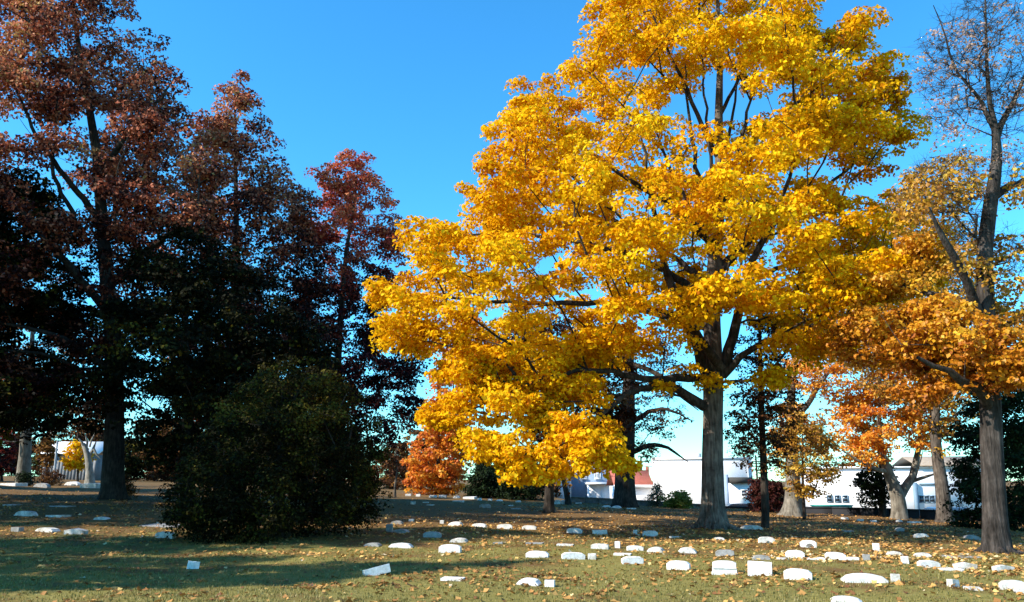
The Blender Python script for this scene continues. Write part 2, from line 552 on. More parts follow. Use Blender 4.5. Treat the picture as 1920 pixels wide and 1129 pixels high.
def outline_pads(rng, outline, Y0, n, pr=(0.7, 1.2), q=0.5, depth=0.9, shell=0.36, gap=0.75, holes=(), yr=None, front=1.0):
    """fills the round crown whose side view is the outline [(py, pxL, pxR)] at depth Y0 with leaf pads"""
    o = np.array(outline, float)
    py = np.linspace(o[0, 0], o[-1, 0], 200)
    L, R = np.interp(py, o[:, 0], o[:, 1]), np.interp(py, o[:, 0], o[:, 2])
    wgt = np.maximum(R - L, 4) ** 1.35
    wgt /= wgt.sum()
    m = mpp(Y0)
    out = np.zeros((0, 3))
    res = []
    fail = 0
    while len(res) < n and fail < 2200:
        i = rng.choice(200, p=wgt)
        r = rng.uniform(*pr)
        a = max(0.2, (R[i] - L[i]) / 2 * m - r * 0.75)
        th = rng.uniform(0, 2 * np.pi)
        s = rng.uniform() ** shell
        pc = P((L[i] + R[i]) / 2, py[i] + rng.uniform(-2, 2), Y0)
        p = pc + np.array([a * s * math.cos(th), a * s * depth * math.sin(th) * (front if math.sin(th) < 0 else 1), 0])
        hx, hy = proj(p)
        if any(((hx - a_) / c_) ** 2 + ((hy - b_) / d_) ** 2 < 1 for a_, b_, c_, d_ in holes):
            fail += 1
            continue
        if len(out):
            dd = (out - p) * np.array([1, 1, 1 / max(q, 0.3)])
            if ((dd ** 2).sum(1) < (gap * r) ** 2).any():
                fail += 1
                continue
        out = np.vstack([out, p])
        res.append((*p, r, q))
    return np.array(res)


def blob_pads(rng, blobs, pr=(0.6, 1.0), q=0.5, gap=0.6):
    """extra masses: (px, py, Y, rx_px, ry_px, rz_m, count)"""
    res = []
    for px, py, Y, rx, ry, rz, n in blobs:
        c = P(px, py, Y)
        m = mpp(Y)
        for _ in range(n):
            d = rng.normal(size=3)
            d /= np.linalg.norm(d)
            d *= rng.uniform() ** 0.4
            r = rng.uniform(*pr)
            res.append((c[0] + d[0] * max(0.1, rx * m - r * 0.6), c[1] + d[1] * rz, c[2] + d[2] * max(0.1, ry * m - r * q * 0.8), r, q))
    return np.array(res)


def skeleton(rng, trunk, limbs, tips, bf=0.35, r_tip=0.012, power=0.43, wiggle=0.05, rise=0.25):
    """joins every leaf pad to the trunk or limbs; returns the branch polylines with radii.
    trunk and limbs: (n,4) arrays x y z r"""
    pos, path, rad = [], [], []
    for k, pl in enumerate([trunk] + list(limbs)):
        d = np.r_[0, np.cumsum(np.linalg.norm(np.diff(pl[:, :3], axis=0), axis=1))]
        s = 2 if k == 0 else 1
        for i in range(s, len(pl)):
            if k == 0 and pl[i, 2] < trunk[0, 2] + 0.22 * (trunk[-1, 2] - trunk[0, 2]):
                continue
            pos.append(pl[i, :3]); path.append(d[i] + (0 if k == 0 else pl[0, 2] - trunk[0, 2])); rad.append(pl[i, 3])
    base = len(pos)
    cap = len(tips) * 6 + base + 10
    A = np.zeros((cap, 3)); A[:base] = pos
    D = np.zeros(cap); D[:base] = path
    par = np.full(cap, -1)
    N = base
    T = np.asarray(tips)[:, :3]
    tp = trunk[:, :3]
    order = np.argsort([np.min(np.linalg.norm(A[:base] - t, axis=1)) for t in T])
    chains = []
    for i in order:
        t = T[i]
        v = t - A[:N]
        dist = np.linalg.norm(v, axis=1)
        up = np.maximum(0, A[:N, 2] - t[2] + 0.1 * dist)      # a branch prefers to climb
        cost = dist + bf * D[:N] + 0.9 * up
        j = int(np.argmin(cost))
        L = dist[j]
        k = int(np.clip(L / 0.7, 1, 5))
        s = (np.arange(1, k + 1) / k)[:, None]
        seg = A[j] + (t - A[j]) * s
        seg[:, 2] += (rise * L * 0.35 * np.sin(np.pi * s[:, 0])) * rng.uniform(-0.3, 1.0)
        if k > 1:
            seg[:-1] += rng.normal(0, wiggle * L / k, (k - 1, 3))
        ids = list(range(N, N + k))
        A[N:N + k] = seg
        D[N:N + k] = D[j] + L * s[:, 0]
        par[N] = j
        for q_ in range(1, k):
            par[N + q_] = N + q_ - 1
        chains.append((j, ids))
        N += k
    cnt = np.zeros(N)
    for j, ids in chains:
        cnt[ids[-1]] += 1
    for i in range(N - 1, base - 1, -1):
        if par[i] >= 0:
            cnt[par[i]] += cnt[i]
    R = r_tip * np.maximum(cnt, 0.6) ** power
    out = []
    for j, ids in chains:
        r0 = min(R[ids[0]] * 1.05, rad[j] * 0.8 if j < base else 9)
        pts = np.vstack([A[j], A[ids]])
        rr = np.r_[r0, np.minimum(R[ids], r0)]
        rr[-1] *= 0.6
        out.append((pts, rr))
    return out


def add_twigs(rng, acc, centers, radii, n=4, r=0.008, up=0.2, L=1.0):
    """short three-sided tapering twigs radiating from each spray"""
    c = np.repeat(np.asarray(centers, float), n, 0)
    rd = np.repeat(np.asarray(radii, float), n)
    m = len(c)
    if not m:
        return
    d = rng.normal(size=(m, 3))
    d[:, 2] = d[:, 2] * 0.6 + up
    d /= np.linalg.norm(d, axis=1)[:, None]
    e = c + d * (rd * L * rng.uniform(0.7, 1.3, m))[:, None]
    p = [c - d * (rd * 0.3)[:, None], (c + e) / 2 + rng.normal(0, 1, (m, 3)) * (0.08 * rd)[:, None], e]
    a = np.cross(d, np.array([0.3, 0.5, 0.81]))
    a /= np.linalg.norm(a, axis=1)[:, None] + 1e-9
    b = np.cross(d, a)
    v = np.empty((m, 3, 3, 3))
    for k, rr in enumerate((r, r * 0.7, r * 0.25)):
        for q in range(3):
            th = q * 2 * np.pi / 3
            v[:, k, q] = p[k] + rr * (math.cos(th) * a + math.sin(th) * b)
    f = []
    for k in range(2):
        for q in range(3):
            f.append((k * 3 + q, k * 3 + (q + 1) % 3, k * 3 + 3 + (q + 1) % 3, k * 3 + 3 + q))
    f = np.arange(m)[:, None, None] * 9 + np.array(f)[None]
    acc.put(v.reshape(-1, 3), f.reshape(-1, 4))


def trunk_lobes(rng, nroot=6, flare=0.9, wob=0.06, h=0.1):
    ph = rng.uniform(0, 6.28, 4)

    def f(t, th):
        root = np.exp(-t / h) * flare * (0.45 + 0.55 * np.cos(nroot * th + ph[0] + 0.6 * np.sin(th + ph[3])))
        return 1 + np.maximum(root, -0.1) + wob * np.sin(3 * th + ph[1] + 5 * t) + wob * 0.7 * np.sin(5 * th + 9 * t + ph[2])
    return f


def polyline(Y, pts):
    """pixels [(px, py, dY, r)] -> world"""
    return np.array([[*P(a, b, Y + c), r] for a, b, c, r in pts])


def tree(name, label, cat, seed, base_px, trunk_px, pads, leafmat, barkmat, size=0.14, per_m2=26, limbs_px=(), group=None,
         base_tint=None, lobed=False, twigs=2, sides=10, root_flare=0.7, bf=0.35, r_tip=0.012, spread=0.22, sub=5, subr=0.5,
         flat=0.6, droop=0.3, Y=None, power=0.43, nroot=6, twig_r=0.007, crown_name='crown', trunk_step=0.3, extra=None, limb_pad=0.0, limbmat=None, twigmat=None, roots=0):
    """tree > trunk, limb (the ones traced singly), branchwork, crown"""
    rng = np.random.default_rng(seed)
    base = np.array([base_px[0], base_px[1], float(terr(base_px[0], base_px[1]))])
    tr = polyline(base[1], trunk_px)
    tr = np.vstack([[base[0], base[1], base[2] - 0.15, tr[0, 3]], tr])
    tr = resample(tr, trunk_step)
    limbs = [resample(polyline(base[1], q), 0.45) for q in limbs_px]
    if limb_pad and limbs:
        ex = []
        for q in limbs:
            for k in (len(q) - 1, int(len(q) * 0.82)):
                ex.append((*(q[k, :3] + rng.normal(0, 0.15, 3)), limb_pad * rng.uniform(0.8, 1.2), 0.5))
        pads = np.vstack([pads, ex])
        if base_tint is not None:
            base_tint = np.r_[base_tint, np.full(len(ex), np.median(base_tint))]
    root = empty(name, base)
    tag(root, label, cat, group)
    a = Acc()
    hfrac = 0.33 / max(1.0, np.linalg.norm(tr[-1, :3] - tr[0, :3]))
    a.tube(tr[:, :3], tr[:, 3], sides, trunk_lobes(rng, nroot, root_flare, 0.035, hfrac))
    add('trunk', a.mesh('trunk', barkmat, True, base), root)
    for k in range(roots):
        th = 2 * np.pi * (k + rng.uniform(-0.3, 0.3)) / roots
        r0 = tr[1, 3]
        L = r0 * rng.uniform(1.5, 2.6)
        d2 = np.array([math.cos(th), math.sin(th)])
        sd2 = np.array([-d2[1], d2[0]]) * rng.uniform(-0.25, 0.25)
        pts = []
        for u_, hh_ in ((0.35, 0.75), (0.75, 0.42), (1.1, 0.16), (1.45, 0.05), (1.9, -0.06)):
            xy = base[:2] + d2 * r0 * u_ * (1 if u_ < 1 else 1 + (L / r0 - 1.9) * (u_ - 1)) + sd2 * r0 * u_ * u_
            pts.append((xy[0], xy[1], float(terr(xy[0], xy[1])) + hh_ * r0 * 1.25))
        a = Acc()
        a.tube(np.array(pts), np.array([.30, .29, .23, .15, .07]) * r0 * rng.uniform(0.8, 1.15), 9)
        add('root', a.mesh('root', barkmat, True, base), root)
    for q in limbs:
        a = Acc()
        q = q.copy()
        q[1:-1, :3] += rng.normal(0, 0.035, (len(q) - 2, 3))
        a.tube(q[:, :3], q[:, 3], 8)
        add('limb', a.mesh('limb', limbmat or barkmat, True, base), root)
    a = Acc()
    if pads is not None and len(pads):
        for pts, rr in skeleton(rng, tr, limbs, pads, bf=bf, r_tip=r_tip, power=power):
            a.tube(pts, rr, 3 if rr[0] < 0.02 else (5 if rr[0] < 0.06 else 7))
        v, f, t, c, r = leaves(rng, pads, per_m2, size, lobed, droop, base_tint, spread, flat=flat, sub=sub, subr=subr)
        if twigs:
            add_twigs(rng, a, c, r * 0.9, twigs, twig_r)
        if extra:
            extra(a, rng, tr)
        add('branchwork', a.mesh('branchwork', twigmat or barkmat, True, base), root)['kind'] = 'stuff'
        add(crown_name, raw_mesh(crown_name, v - base, f, leafmat, t), root)
    return root


def tint_by(rng, pads, fn, sd=0.06):
    px, py = proj(pads[:, :3])
    return np.clip(np.array([fn(x, y) for x, y in zip(px, py)]) + rng.normal(0, sd, len(pads)), 0, 1)


def at(px, Y):
    """ground position under a pixel column at depth Y"""
    x = 0.0
    for _ in range(4):
        z = float(terr(x, Y))
        x = (px - W / 2) / FPX * (Y * CP + (z - CAM_H) * SP)
    return np.array([x, Y, float(terr(x, Y))])


# ------------------------------------------------------------------ ground
HERO = G(1337, 998)
RIGHT = G(1868, 1040)
MOUNDS += [(HERO[0], HERO[1], 0.16, 1.6), (RIGHT[0], RIGHT[1], 0.05, 0.9)]
# low old grave mounds in the worn ground right of the maple
for cx_, cy_, h_ in ((1760, 1012, .10), (1800, 1024, .09), (1560, 1016, .08), (1420, 1022, .09), (1690, 1000, .08), (1890, 1015, .09)):
    g_ = G(cx_, cy_)
    MOUNDS.append((g_[0], g_[1], h_, 0.9))

ys = np.r_[np.linspace(-60, 8, 18), np.linspace(8.4, 40, 100), np.linspace(40.6, 75, 50), np.geomspace(78, 4000, 34)]
xs = np.r_[-np.geomspace(4000, 46, 26), np.linspace(-45, 45, 150), np.geomspace(46, 4000, 26)]
gx, gy = np.meshgrid(xs, ys)
gv = np.stack([gx, gy, terr(gx, gy)], -1).reshape(-1, 3)
nx = len(xs)
ii = (np.arange(len(ys) - 1)[:, None] * nx + np.arange(nx - 1)[None]).ravel()
ground = add('ground', raw_mesh('ground', gv, np.stack([ii, ii + 1, ii + nx + 1, ii + nx], 1), M['ground'], smooth=True))
tag(ground, 'mown cemetery lawn with worn brown patches under the trees', kind='structure')

# street behind the low wall
road_a = Acc()
rx = np.linspace(8, 75, 40)
v = []
for x in rx:
    for y in (62.5, 68.5):
        v.append((x, y, float(terr(x, y)) + 0.02))
v = np.array(v)
road = add('road', raw_mesh('road', v, np.array([(2 * i, 2 * i + 2, 2 * i + 3, 2 * i + 1) for i in range(len(rx) - 1)]), M['asphalt']))
tag(road, 'asphalt street behind the cemetery wall', kind='structure')
a = Acc()
for i in range(len(rx) - 1):
    zz = float(terr(rx[i], 62.3))
    z2 = float(terr(rx[i + 1], 62.3))
    a.put([(rx[i], 62.2, zz - .1), (rx[i + 1], 62.2, z2 - .1), (rx[i + 1], 62.2, z2 + .13), (rx[i], 62.2, zz + .13),
           (rx[i], 62.45, zz - .1), (rx[i + 1], 62.45, z2 - .1), (rx[i + 1], 62.45, z2 + .13), (rx[i], 62.45, zz + .13)],
          [(0, 1, 2, 3), (3, 2, 6, 7), (5, 4, 7, 6)])
kerb = add('kerb', a.mesh('kerb', M['kerb']))
tag(kerb, 'concrete kerb along the street behind the wall', kind='structure')

rng = np.random.default_rng(11)
# grass tufts on the near lawn
n = 40000
u = rng.uniform(size=n)
gyy = 10.2 + 17 * u ** 1.5
gxx = rng.uniform(-1, 1, n) * (gyy * 0.68 + 1)
dens = 0.5 + 0.5 * np.sin(gxx * 0.8 + 1.5 * np.sin(gyy * 0.6)) * np.sin(gyy * 0.9 + 0.7 * np.sin(gxx * 0.5))
keep = rng.uniform(size=n) < 0.35 + 0.65 * dens
gxx, gyy, dens = gxx[keep], gyy[keep], dens[keep]
n = len(gxx)
gz = terr(gxx, gyy)
vs, ts = [], []
for b in range(3):
    th = rng.uniform(0, 6.28, n)
    ln = rng.uniform(0.025, 0.055, n)
    ww = rng.uniform(0.006, 0.012, n)
    ox, oy = rng.normal(0, 0.02, n), rng.normal(0, 0.02, n)
    bx, by = gxx + ox, gyy + oy
    tipx, tipy = bx + np.cos(th) * ln * 0.7, by + np.sin(th) * ln * 0.7
    s_, c_ = -np.sin(th) * ww, np.cos(th) * ww
    vs.append(np.stack([np.stack([bx - s_, by - c_, gz - 0.01], 1), np.stack([bx + s_, by + c_, gz - 0.01], 1), np.stack([tipx, tipy, gz + ln], 1)], 1))
    ts.append(np.clip(0.55 + 0.25 * (dens - 0.5) + rng.normal(0, 0.22, n), 0, 1))
v = np.concatenate(vs).reshape(-1, 3)
t = np.repeat(np.concatenate(ts), 3)
grass = add('grass', raw_mesh('grass', v, np.arange(len(v)).reshape(-1, 3), M['grass'], t))
tag(grass, 'short mown grass on the lawn among the grave markers', 'grass', kind='stuff')


# ------------------------------------------------------------------ fallen leaves
def litter(rng, x, y, size, tint, lift=0.015):
    n = len(x)
    z = terr(x, y) + lift
    nor = np.stack([rng.normal(0, 0.45, n), rng.normal(0, 0.45, n), np.ones(n)], 1)
    nor /= np.linalg.norm(nor, axis=1)[:, None]
    th = rng.uniform(0, 6.28, n)
    ax = np.stack([np.cos(th), np.sin(th), np.zeros(n)], 1)
    ax -= nor * (ax * nor).sum(1)[:, None]
    sd_ = np.cross(nor, ax)
    s = size * rng.uniform(0.6, 1.3, n)
    pos = np.stack([x, y, z], 1)
    prof = [(-0.5, 0, 0.05), (-0.05, 0.48, 0.16), (0.2, 0.24, 0.08), (0.55, 0, 0.10), (0.2, -0.24, 0.04), (-0.05, -0.48, 0.20)]
    tri = np.array([(0, 1, 2), (0, 2, 3), (0, 3, 4), (0, 4, 5)])
    v = np.stack([pos + (ax * a + sd_ * b + nor * h) * s[:, None] for a, b, h in prof], 1)
    f = (np.arange(n)[:, None, None] * 6 + tri[None]).reshape(-1, 3)
    return v.reshape(-1, 3), f, np.repeat(tint, 6)


rng = np.random.default_rng(5)
xs_, ys_, tt_, ss_ = [], [], [], []
# carpet shed by the maple and its neighbours: densest below the crowns
n = 76000
y = rng.uniform(17.0, 56, n)
x = rng.uniform(-0.68, 0.72, n) * y
dm = np.exp(-(((x - HERO[0] + 1) / 11) ** 2 + ((y - HERO[1] + 1) / 8.5) ** 2))
dr = np.exp(-(((x - 17) / 10) ** 2 + ((y - 25) / 9) ** 2))
dl = np.exp(-(((x + 17) / 12) ** 2 + ((y - 33) / 10) ** 2))
db = sstep(37, 42, y) * 0.9 * sstep(-4, 6, x)
pat = 0.5 + 0.5 * np.sin(x * 1.1 + 2 * np.sin(y * 0.7)) * np.sin(y * 1.6 + np.sin(x * 0.8))
pat = np.clip(pat + 0.35 * np.sin(x * 3.1 + 1.7 * np.sin(y * 2.3)) * np.sin(y * 3.7 + 1.3 * np.sin(x * 1.9)), 0, 1)
k = rng.uniform(size=n) < np.clip((0.95 * dm + 0.7 * dr + 0.5 * dl + db) * (0.12 + 0.95 * pat), 0.015, 1)
xs_.append(x[k]); ys_.append(y[k])
tt_.append(np.clip(0.44 + 0.22 * dm[k] - 0.12 * dr[k] - 0.1 * db[k] + rng.normal(0, 0.22, k.sum()), 0, 1))
ss_.append(rng.uniform(0.07, 0.12, k.sum()))
# scattered leaves and small drifts on the near lawn
n = 700
y = 10.3 + 9 * rng.uniform(size=n) ** 1.2
x = rng.uniform(-0.68, 0.68, n) * y
xs_.append(x); ys_.append(y); tt_.append(np.clip(rng.normal(0.42, 0.28, n), 0, 1)); ss_.append(rng.uniform(0.05, 0.11, n))
for _ in range(80):
    cy = rng.uniform(10.6, 17.5)
    cx = rng.uniform(-0.66, 0.66) * cy
    m_ = rng.integers(4, 22)
    sx = rng.uniform(0.08, 0.4)
    xs_.append(cx + rng.normal(0, sx, m_)); ys_.append(cy + rng.normal(0, sx * 0.7, m_))
    tt_.append(np.clip(rng.normal(rng.uniform(0.12, 0.6), 0.2, m_), 0, 1)); ss_.append(rng.uniform(0.07, 0.13, m_))
# the brown patch of crumbled leaves round the low stones and drifts beside the markers
for cpx, cpy, num, sx, sy, tb in ((900, 1086, 380, 1.3, 0.9, 0.28), (1860, 1068, 420, 1.0, 0.6, 0.6), (1890, 1108, 160, 0.6, 0.4, 0.6),
                                  (1535, 1045, 350, 1.2, 0.3, 0.8), (1330, 1075, 200, 1.0, 0.5, 0.5), (1440, 1082, 160, 0.9, 0.4, 0.5),
                                  (1700, 1045, 420, 1.8, 0.6, 0.72), (560, 1041, 300, 2.2, 0.35, 0.6), (330, 1006, 400, 2.0, 0.8, 0.5)):
    g_ = G(cpx, cpy)
    xs_.append(g_[0] + rng.normal(0, sx, num)); ys_.append(g_[1] + rng.normal(0, sy, num))
    tt_.append(np.clip(rng.normal(tb, 0.18, num), 0, 1)); ss_.append(rng.uniform(0.05, 0.12, num))
v, f, t = litter(rng, np.concatenate(xs_), np.concatenate(ys_), np.concatenate(ss_), np.concatenate(tt_))
o = add('fallen_leaves', raw_mesh('fallen_leaves', v, f, M['litter'], t))
tag(o, 'dry tan and golden leaves strewn over the lawn under the trees', 'leaf litter', kind='stuff')

# ------------------------------------------------------------------ the yellow maple
rng = np.random.default_rng(21)
HY = HERO[1]
hero_outline = [(-170, 1250, 1440), (-100, 1170, 1510), (0, 1085, 1565), (60, 1048, 1640), (130, 985, 1690), (200, 915, 1705), (265, 868, 1728),
                (320, 835, 1690), (400, 790, 1640), (450, 748, 1700), (500, 678, 1745), (545, 640, 1750), (590, 655, 1740), (640, 700, 1690), (675, 850, 1600)]
holes = [(1335, 180, 50, 70), (1295, 205, 30, 45), (1392, 190, 26, 45), (1258, 285, 30, 26), (1330, 300, 34, 50), (1345, 655, 62, 105), (1240, 680, 72, 45), (1440, 430, 26, 32), (1560, 300, 30, 22), (1470, 250, 40, 22),
         (1250, 230, 40, 40), (1240, 300, 26, 22), (1190, 395, 40, 16), (1420, 670, 35, 60), (1010, 490, 60, 16), (1500, 700, 60, 30), (1150, 150, 22, 16)]
hp = outline_pads(rng, hero_outline, HY, 560, (0.75, 1.25), 0.5, 0.85, 0.33, 0.62, holes)
hb = blob_pads(rng, [(1000, 862, HY - 4.0, 110, 48, 1.2, 24), (1110, 825, HY - 4.3, 90, 76, 1.0, 24), (905, 830, HY - 3.2, 85, 45, 1.3, 16), (1155, 850, HY - 4.3, 42, 48, .6, 8),
                     (835, 775, HY - 1.5, 66, 38, 1.4, 14), (950, 760, HY - 2.5, 140, 64, 1.6, 34), (900, 700, HY - 1.2, 130, 50, 2.0, 26),
                     (1020, 680, HY - 2.0, 150, 66, 2.0, 30), (770, 610, HY - 0.5, 66, 40, 1.0, 10), (715, 545, HY, 40, 40, 1.0, 9), (1110, 640, HY - 2.5, 90, 56, 1.5, 16), (1100, 740, HY - 3.2, 60, 40, 1, 6),
                     (1290, 690, HY - 1.0, 22, 12, .3, 2), (1335, 712, HY - .7, 18, 10, .3, 2), (1240, 722, HY - 1.4, 16, 16, .3, 2),
                     (1455, 705, HY - 2.2, 42, 28, .7, 6), (1330, 560, HY - 3, 70, 32, 1, 11), (1300, 595, HY - 3, 44, 22, .8, 6), (1400, 570, HY - 2.5, 56, 34, 1, 9),
                     (1640, 170, HY, 60, 90, 1.5, 12), (1670, 270, HY, 60, 50, 1.5, 10), (1600, 60, HY, 46, 50, 1.2, 7), (1600, 420, HY - 1, 120, 60, 2, 16), (1560, 640, HY - 1.5, 80, 40, 1.5, 12)],
                 (0.45, 0.85), 0.55)
hp = np.vstack([hp, hb])


def hero_tint(x, y):
    b = 0.55 + 0.17 * math.sin(x * 0.019 + 1.2 * math.sin(y * 0.013)) * math.sin(y * 0.021 + 0.8)
    if x > 1480: b -= 0.14 * min(1, (x - 1480) / 200)
    if y < 340 and x < 1000: b -= 0.07
    if y > 760: b += 0.08
    return b


ht = tint_by(rng, hp, hero_tint)
hero_trunk = [(1337, 978, 0, .43), (1337, 945, 0, .385), (1336, 860, 0, .355), (1337, 780, 0, .335), (1338, 710, 0, .35), (1338, 660, .1, .30), (1334, 600, .2, .31), (1338, 520, .2, .27),
              (1345, 430, .2, .23), (1350, 320, .2, .19), (1347, 220, .2, .15), (1350, 120, .2, .11), (1346, 10, .2, .07), (1345, -90, .2, .03)]
hero_limbs = [
    [(1330, 705, -.2, .24), (1312, 660, -.4, .21), (1290, 610, -.7, .18), (1262, 540, -1.0, .14), (1235, 450, -1.4, .10), (1215, 340, -1.8, .06), (1200, 240, -2, .03)],
    [(1350, 705, -.1, .20), (1368, 660, -.2, .19), (1380, 600, -.4, .16), (1402, 520, -.8, .13), (1440, 430, -1.2, .10), (1480, 330, -1.5, .06), (1520, 220, -1.6, .03)],
    [(1352, 690, -.4, .17), (1330, 655, -.9, .15), (1302, 622, -1.5, .13), (1275, 600, -2.2, .10), (1220, 570, -3.0, .07), (1150, 560, -3.8, .03)],
    [(1325, 712, -.2, .15), (1285, 706, -.6, .14), (1235, 712, -1.2, .12), (1190, 708, -1.8, .10), (1110, 690, -2.6, .08), (1030, 705, -3.0, .06), (950, 735, -2.8, .03)],
    [(1320, 762, -.1, .19), (1290, 742, -.4, .16), (1255, 722, -.9, .14), (1205, 722, -1.8, .11), (1150, 755, -2.9, .08), (1100, 800, -3.8, .05), (1040, 840, -4.0, .03)],
    [(1355, 705, -.1, .16), (1380, 672, -.3, .13), (1410, 650, -.7, .11), (1470, 630, -1.2, .09), (1560, 600, -1.5, .07), (1650, 565, -1.5, .05), (1720, 530, -1.5, .03)],
    [(1336, 575, .1, .16), (1270, 520, -.4, .14), (1190, 480, -.6, .11), (1080, 450, -.6, .08), (960, 440, -.4, .06), (850, 440, 0, .03)],
    [(1333, 620, .2, .15), (1260, 590, .4, .13), (1150, 570, .3, .11), (1000, 570, 0, .08), (860, 560, -.3, .05), (740, 560, -.3, .03)],
    [(1345, 470, .2, .14), (1280, 400, -.6, .12), (1200, 350, -1.2, .09), (1110, 290, -1.4, .06), (1020, 210, -1, .03)],
    [(1347, 400, .2, .12), (1400, 330, -.6, .10), (1460, 240, -1, .08), (1530, 150, -1.2, .05), (1580, 70, -1.2, .03)],
    [(1349, 300, .2, .10), (1310, 220, -.5, .08), (1270, 130, -.9, .06), (1220, 20, -1, .03)],
    [(1346, 500, .2, .13), (1420, 440, .9, .11), (1520, 380, 1.4, .08), (1620, 290, 1.6, .05), (1680, 220, 1.4, .03)],
    [(1338, 560, .2, .13), (1420, 520, 1.6, .10), (1520, 480, 2.8, .07), (1620, 460, 3.6, .03)],
    [(1336, 540, .3, .13), (1250, 470, 1.8, .10), (1130, 400, 3.0, .07), (1010, 360, 3.8, .03)],
    [(1347, 430, .1, .10), (1312, 340, -.4, .085), (1292, 240, -.7, .06), (1285, 120, -.9, .02)],
    [(1348, 420, .1, .10), (1374, 330, -.4, .085), (1398, 230, -.7, .06), (1420, 120, -.9, .02)],
    [(1345, 480, .1, .11), (1302, 400, -.8, .09), (1255, 325, -1.4, .06), (1228, 240, -1.7, .02)],
    [(1348, 385, .1, .08), (1330, 290, -.2, .065), (1324, 190, -.3, .045), (1312, 70, -.4, .02)],
    [(1348, 370, .1, .08), (1366, 280, -.1, .065), (1376, 190, -.2, .045), (1388, 80, -.3, .02)],
    [(1344, 525, .1, .11), (1400, 455, -.9, .09), (1450, 400, -1.5, .06), (1505, 365, -1.9, .02)],
    [(1348, 220, .2, .08), (1385, 150, .2, .06), (1420, 70, .3, .05), (1440, -30, .3, .02)],
]
tree('yellow_maple_tree', 'large yellow maple in full autumn leaf with thick grey trunk among white markers', 'tree', 3, HERO[:2], hero_trunk, hp,
     M['yellow'], M['herobark'], 0.142, 36, hero_limbs, base_tint=ht, lobed=False, twigs=1, sides=28, root_flare=0.75, nroot=7, spread=0.17, sub=6, subr=0.46, trunk_step=0.16, limb_pad=0.9, limbmat=M['midbark'], twigmat=M['darkbark'], r_tip=0.015, power=0.46, roots=8)  # limbs and twigs get darker bark to carry the shade inside the crown

# ------------------------------------------------------------------ the dark russet trees beyond the big shrub
rng = np.random.default_rng(31)
b = at(212, 38.5)
oak_outline = [(-160, 10, 130), (-100, -60, 200), (0, -120, 285), (60, -150, 340), (120, -160, 372), (220, -170, 388), (330, -180, 405), (420, -180, 390), (520, -170, 350), (640, -150, 300), (760, -120, 270)]
op = outline_pads(rng, oak_outline, b[1], 560, (0.9, 1.5), 0.65, 0.85, 0.40, 0.44,
                  [(60, 330, 60, 40), (150, 230, 40, 26), (40, 620, 60, 40), (150, 380, 26, 30), (110, 560, 40, 30), (330, 155, 14, 14), (60, 840, 120, 60), (150, 870, 100, 70)])
op = np.vstack([op, blob_pads(rng, [(260, 240, b[1] - 5, 90, 60, 2.0, 12), (250, 370, b[1] - 5, 100, 40, 2, 12), (380, 320, b[1] - 2, 40, 60, 2, 8)], (0.8, 1.2), 0.55)])
ot = tint_by(rng, op, lambda x, y: 0.46 + 0.14 * math.sin(x * 0.03 + y * 0.011) - 0.30 * min(1, max(0, (y - 330) / 180)) + (0.12 if x < 90 and y < 250 else 0), 0.1)  # leaf tint falls down the crown: shade of the lower boughs in the colour
oak_trunk = [(212, 905, 0, .52), (214, 850, 0, .46), (216, 760, 0, .42), (212, 640, 0, .38), (200, 520, 0, .33), (190, 400, 0, .28), (180, 280, 0, .22), (160, 160, 0, .16), (140, 40, 0, .10), (130, -100, 0, .04)]
oak_limbs = [[(212, 600, 0, .22), (150, 520, -1, .18), (70, 430, -2, .14), (-10, 340, -2.5, .08), (-60, 280, -3, .04)],
             [(205, 540, 0, .20), (260, 480, -1.5, .16), (330, 430, -2.5, .10), (380, 380, -3, .04)],
             [(192, 420, 0, .18), (120, 330, -1.5, .13), (60, 240, -2.5, .08), (20, 140, -3, .04)],
             [(186, 330, 0, .16), (240, 250, -1.5, .12), (300, 190, -2, .07), (330, 140, -2, .03)],
             [(150, 430, -1, .12), (100, 330, -1.8, .09), (105, 220, -2.2, .05), (110, 120, -2.4, .02)],
             [(214, 700, 0, .18), (130, 640, -1.5, .13), (50, 610, -2.5, .08), (-40, 600, -3, .04)]]
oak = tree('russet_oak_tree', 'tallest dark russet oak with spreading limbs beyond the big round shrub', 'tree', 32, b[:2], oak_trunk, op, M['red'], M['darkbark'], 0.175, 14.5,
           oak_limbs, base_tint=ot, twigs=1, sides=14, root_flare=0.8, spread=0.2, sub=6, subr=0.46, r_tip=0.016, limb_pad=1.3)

b = at(446, 46.0)
p2 = outline_pads(rng, [(148, 405, 470), (185, 370, 508), (250, 335, 525), (310, 310, 562), (370, 295, 610), (450, 280, 640), (560, 285, 640), (680, 305, 650), (790, 330, 640), (860, 360, 620)],
                  b[1], 330, (0.85, 1.4), 0.8, 0.9, 0.46, 0.40, [(350, 190, 10, 30), (345, 585, 20, 14), (520, 560, 20, 16)])
t2 = tint_by(rng, p2, lambda x, y: 0.60 - 0.44 * min(1, max(0, (y - 320) / 180)) + 0.1 * math.sin(x * .05), 0.1)  # sunlit top and shaded lower crown are put into the leaf tint
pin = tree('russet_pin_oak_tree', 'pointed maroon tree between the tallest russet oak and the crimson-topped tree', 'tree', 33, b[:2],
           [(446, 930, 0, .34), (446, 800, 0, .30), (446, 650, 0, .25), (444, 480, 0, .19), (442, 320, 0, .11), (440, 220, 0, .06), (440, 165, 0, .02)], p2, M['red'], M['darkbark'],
           0.19, 19, base_tint=t2, twigs=1, sides=10, spread=0.2, bf=0.2, r_tip=0.014, flat=0.8)

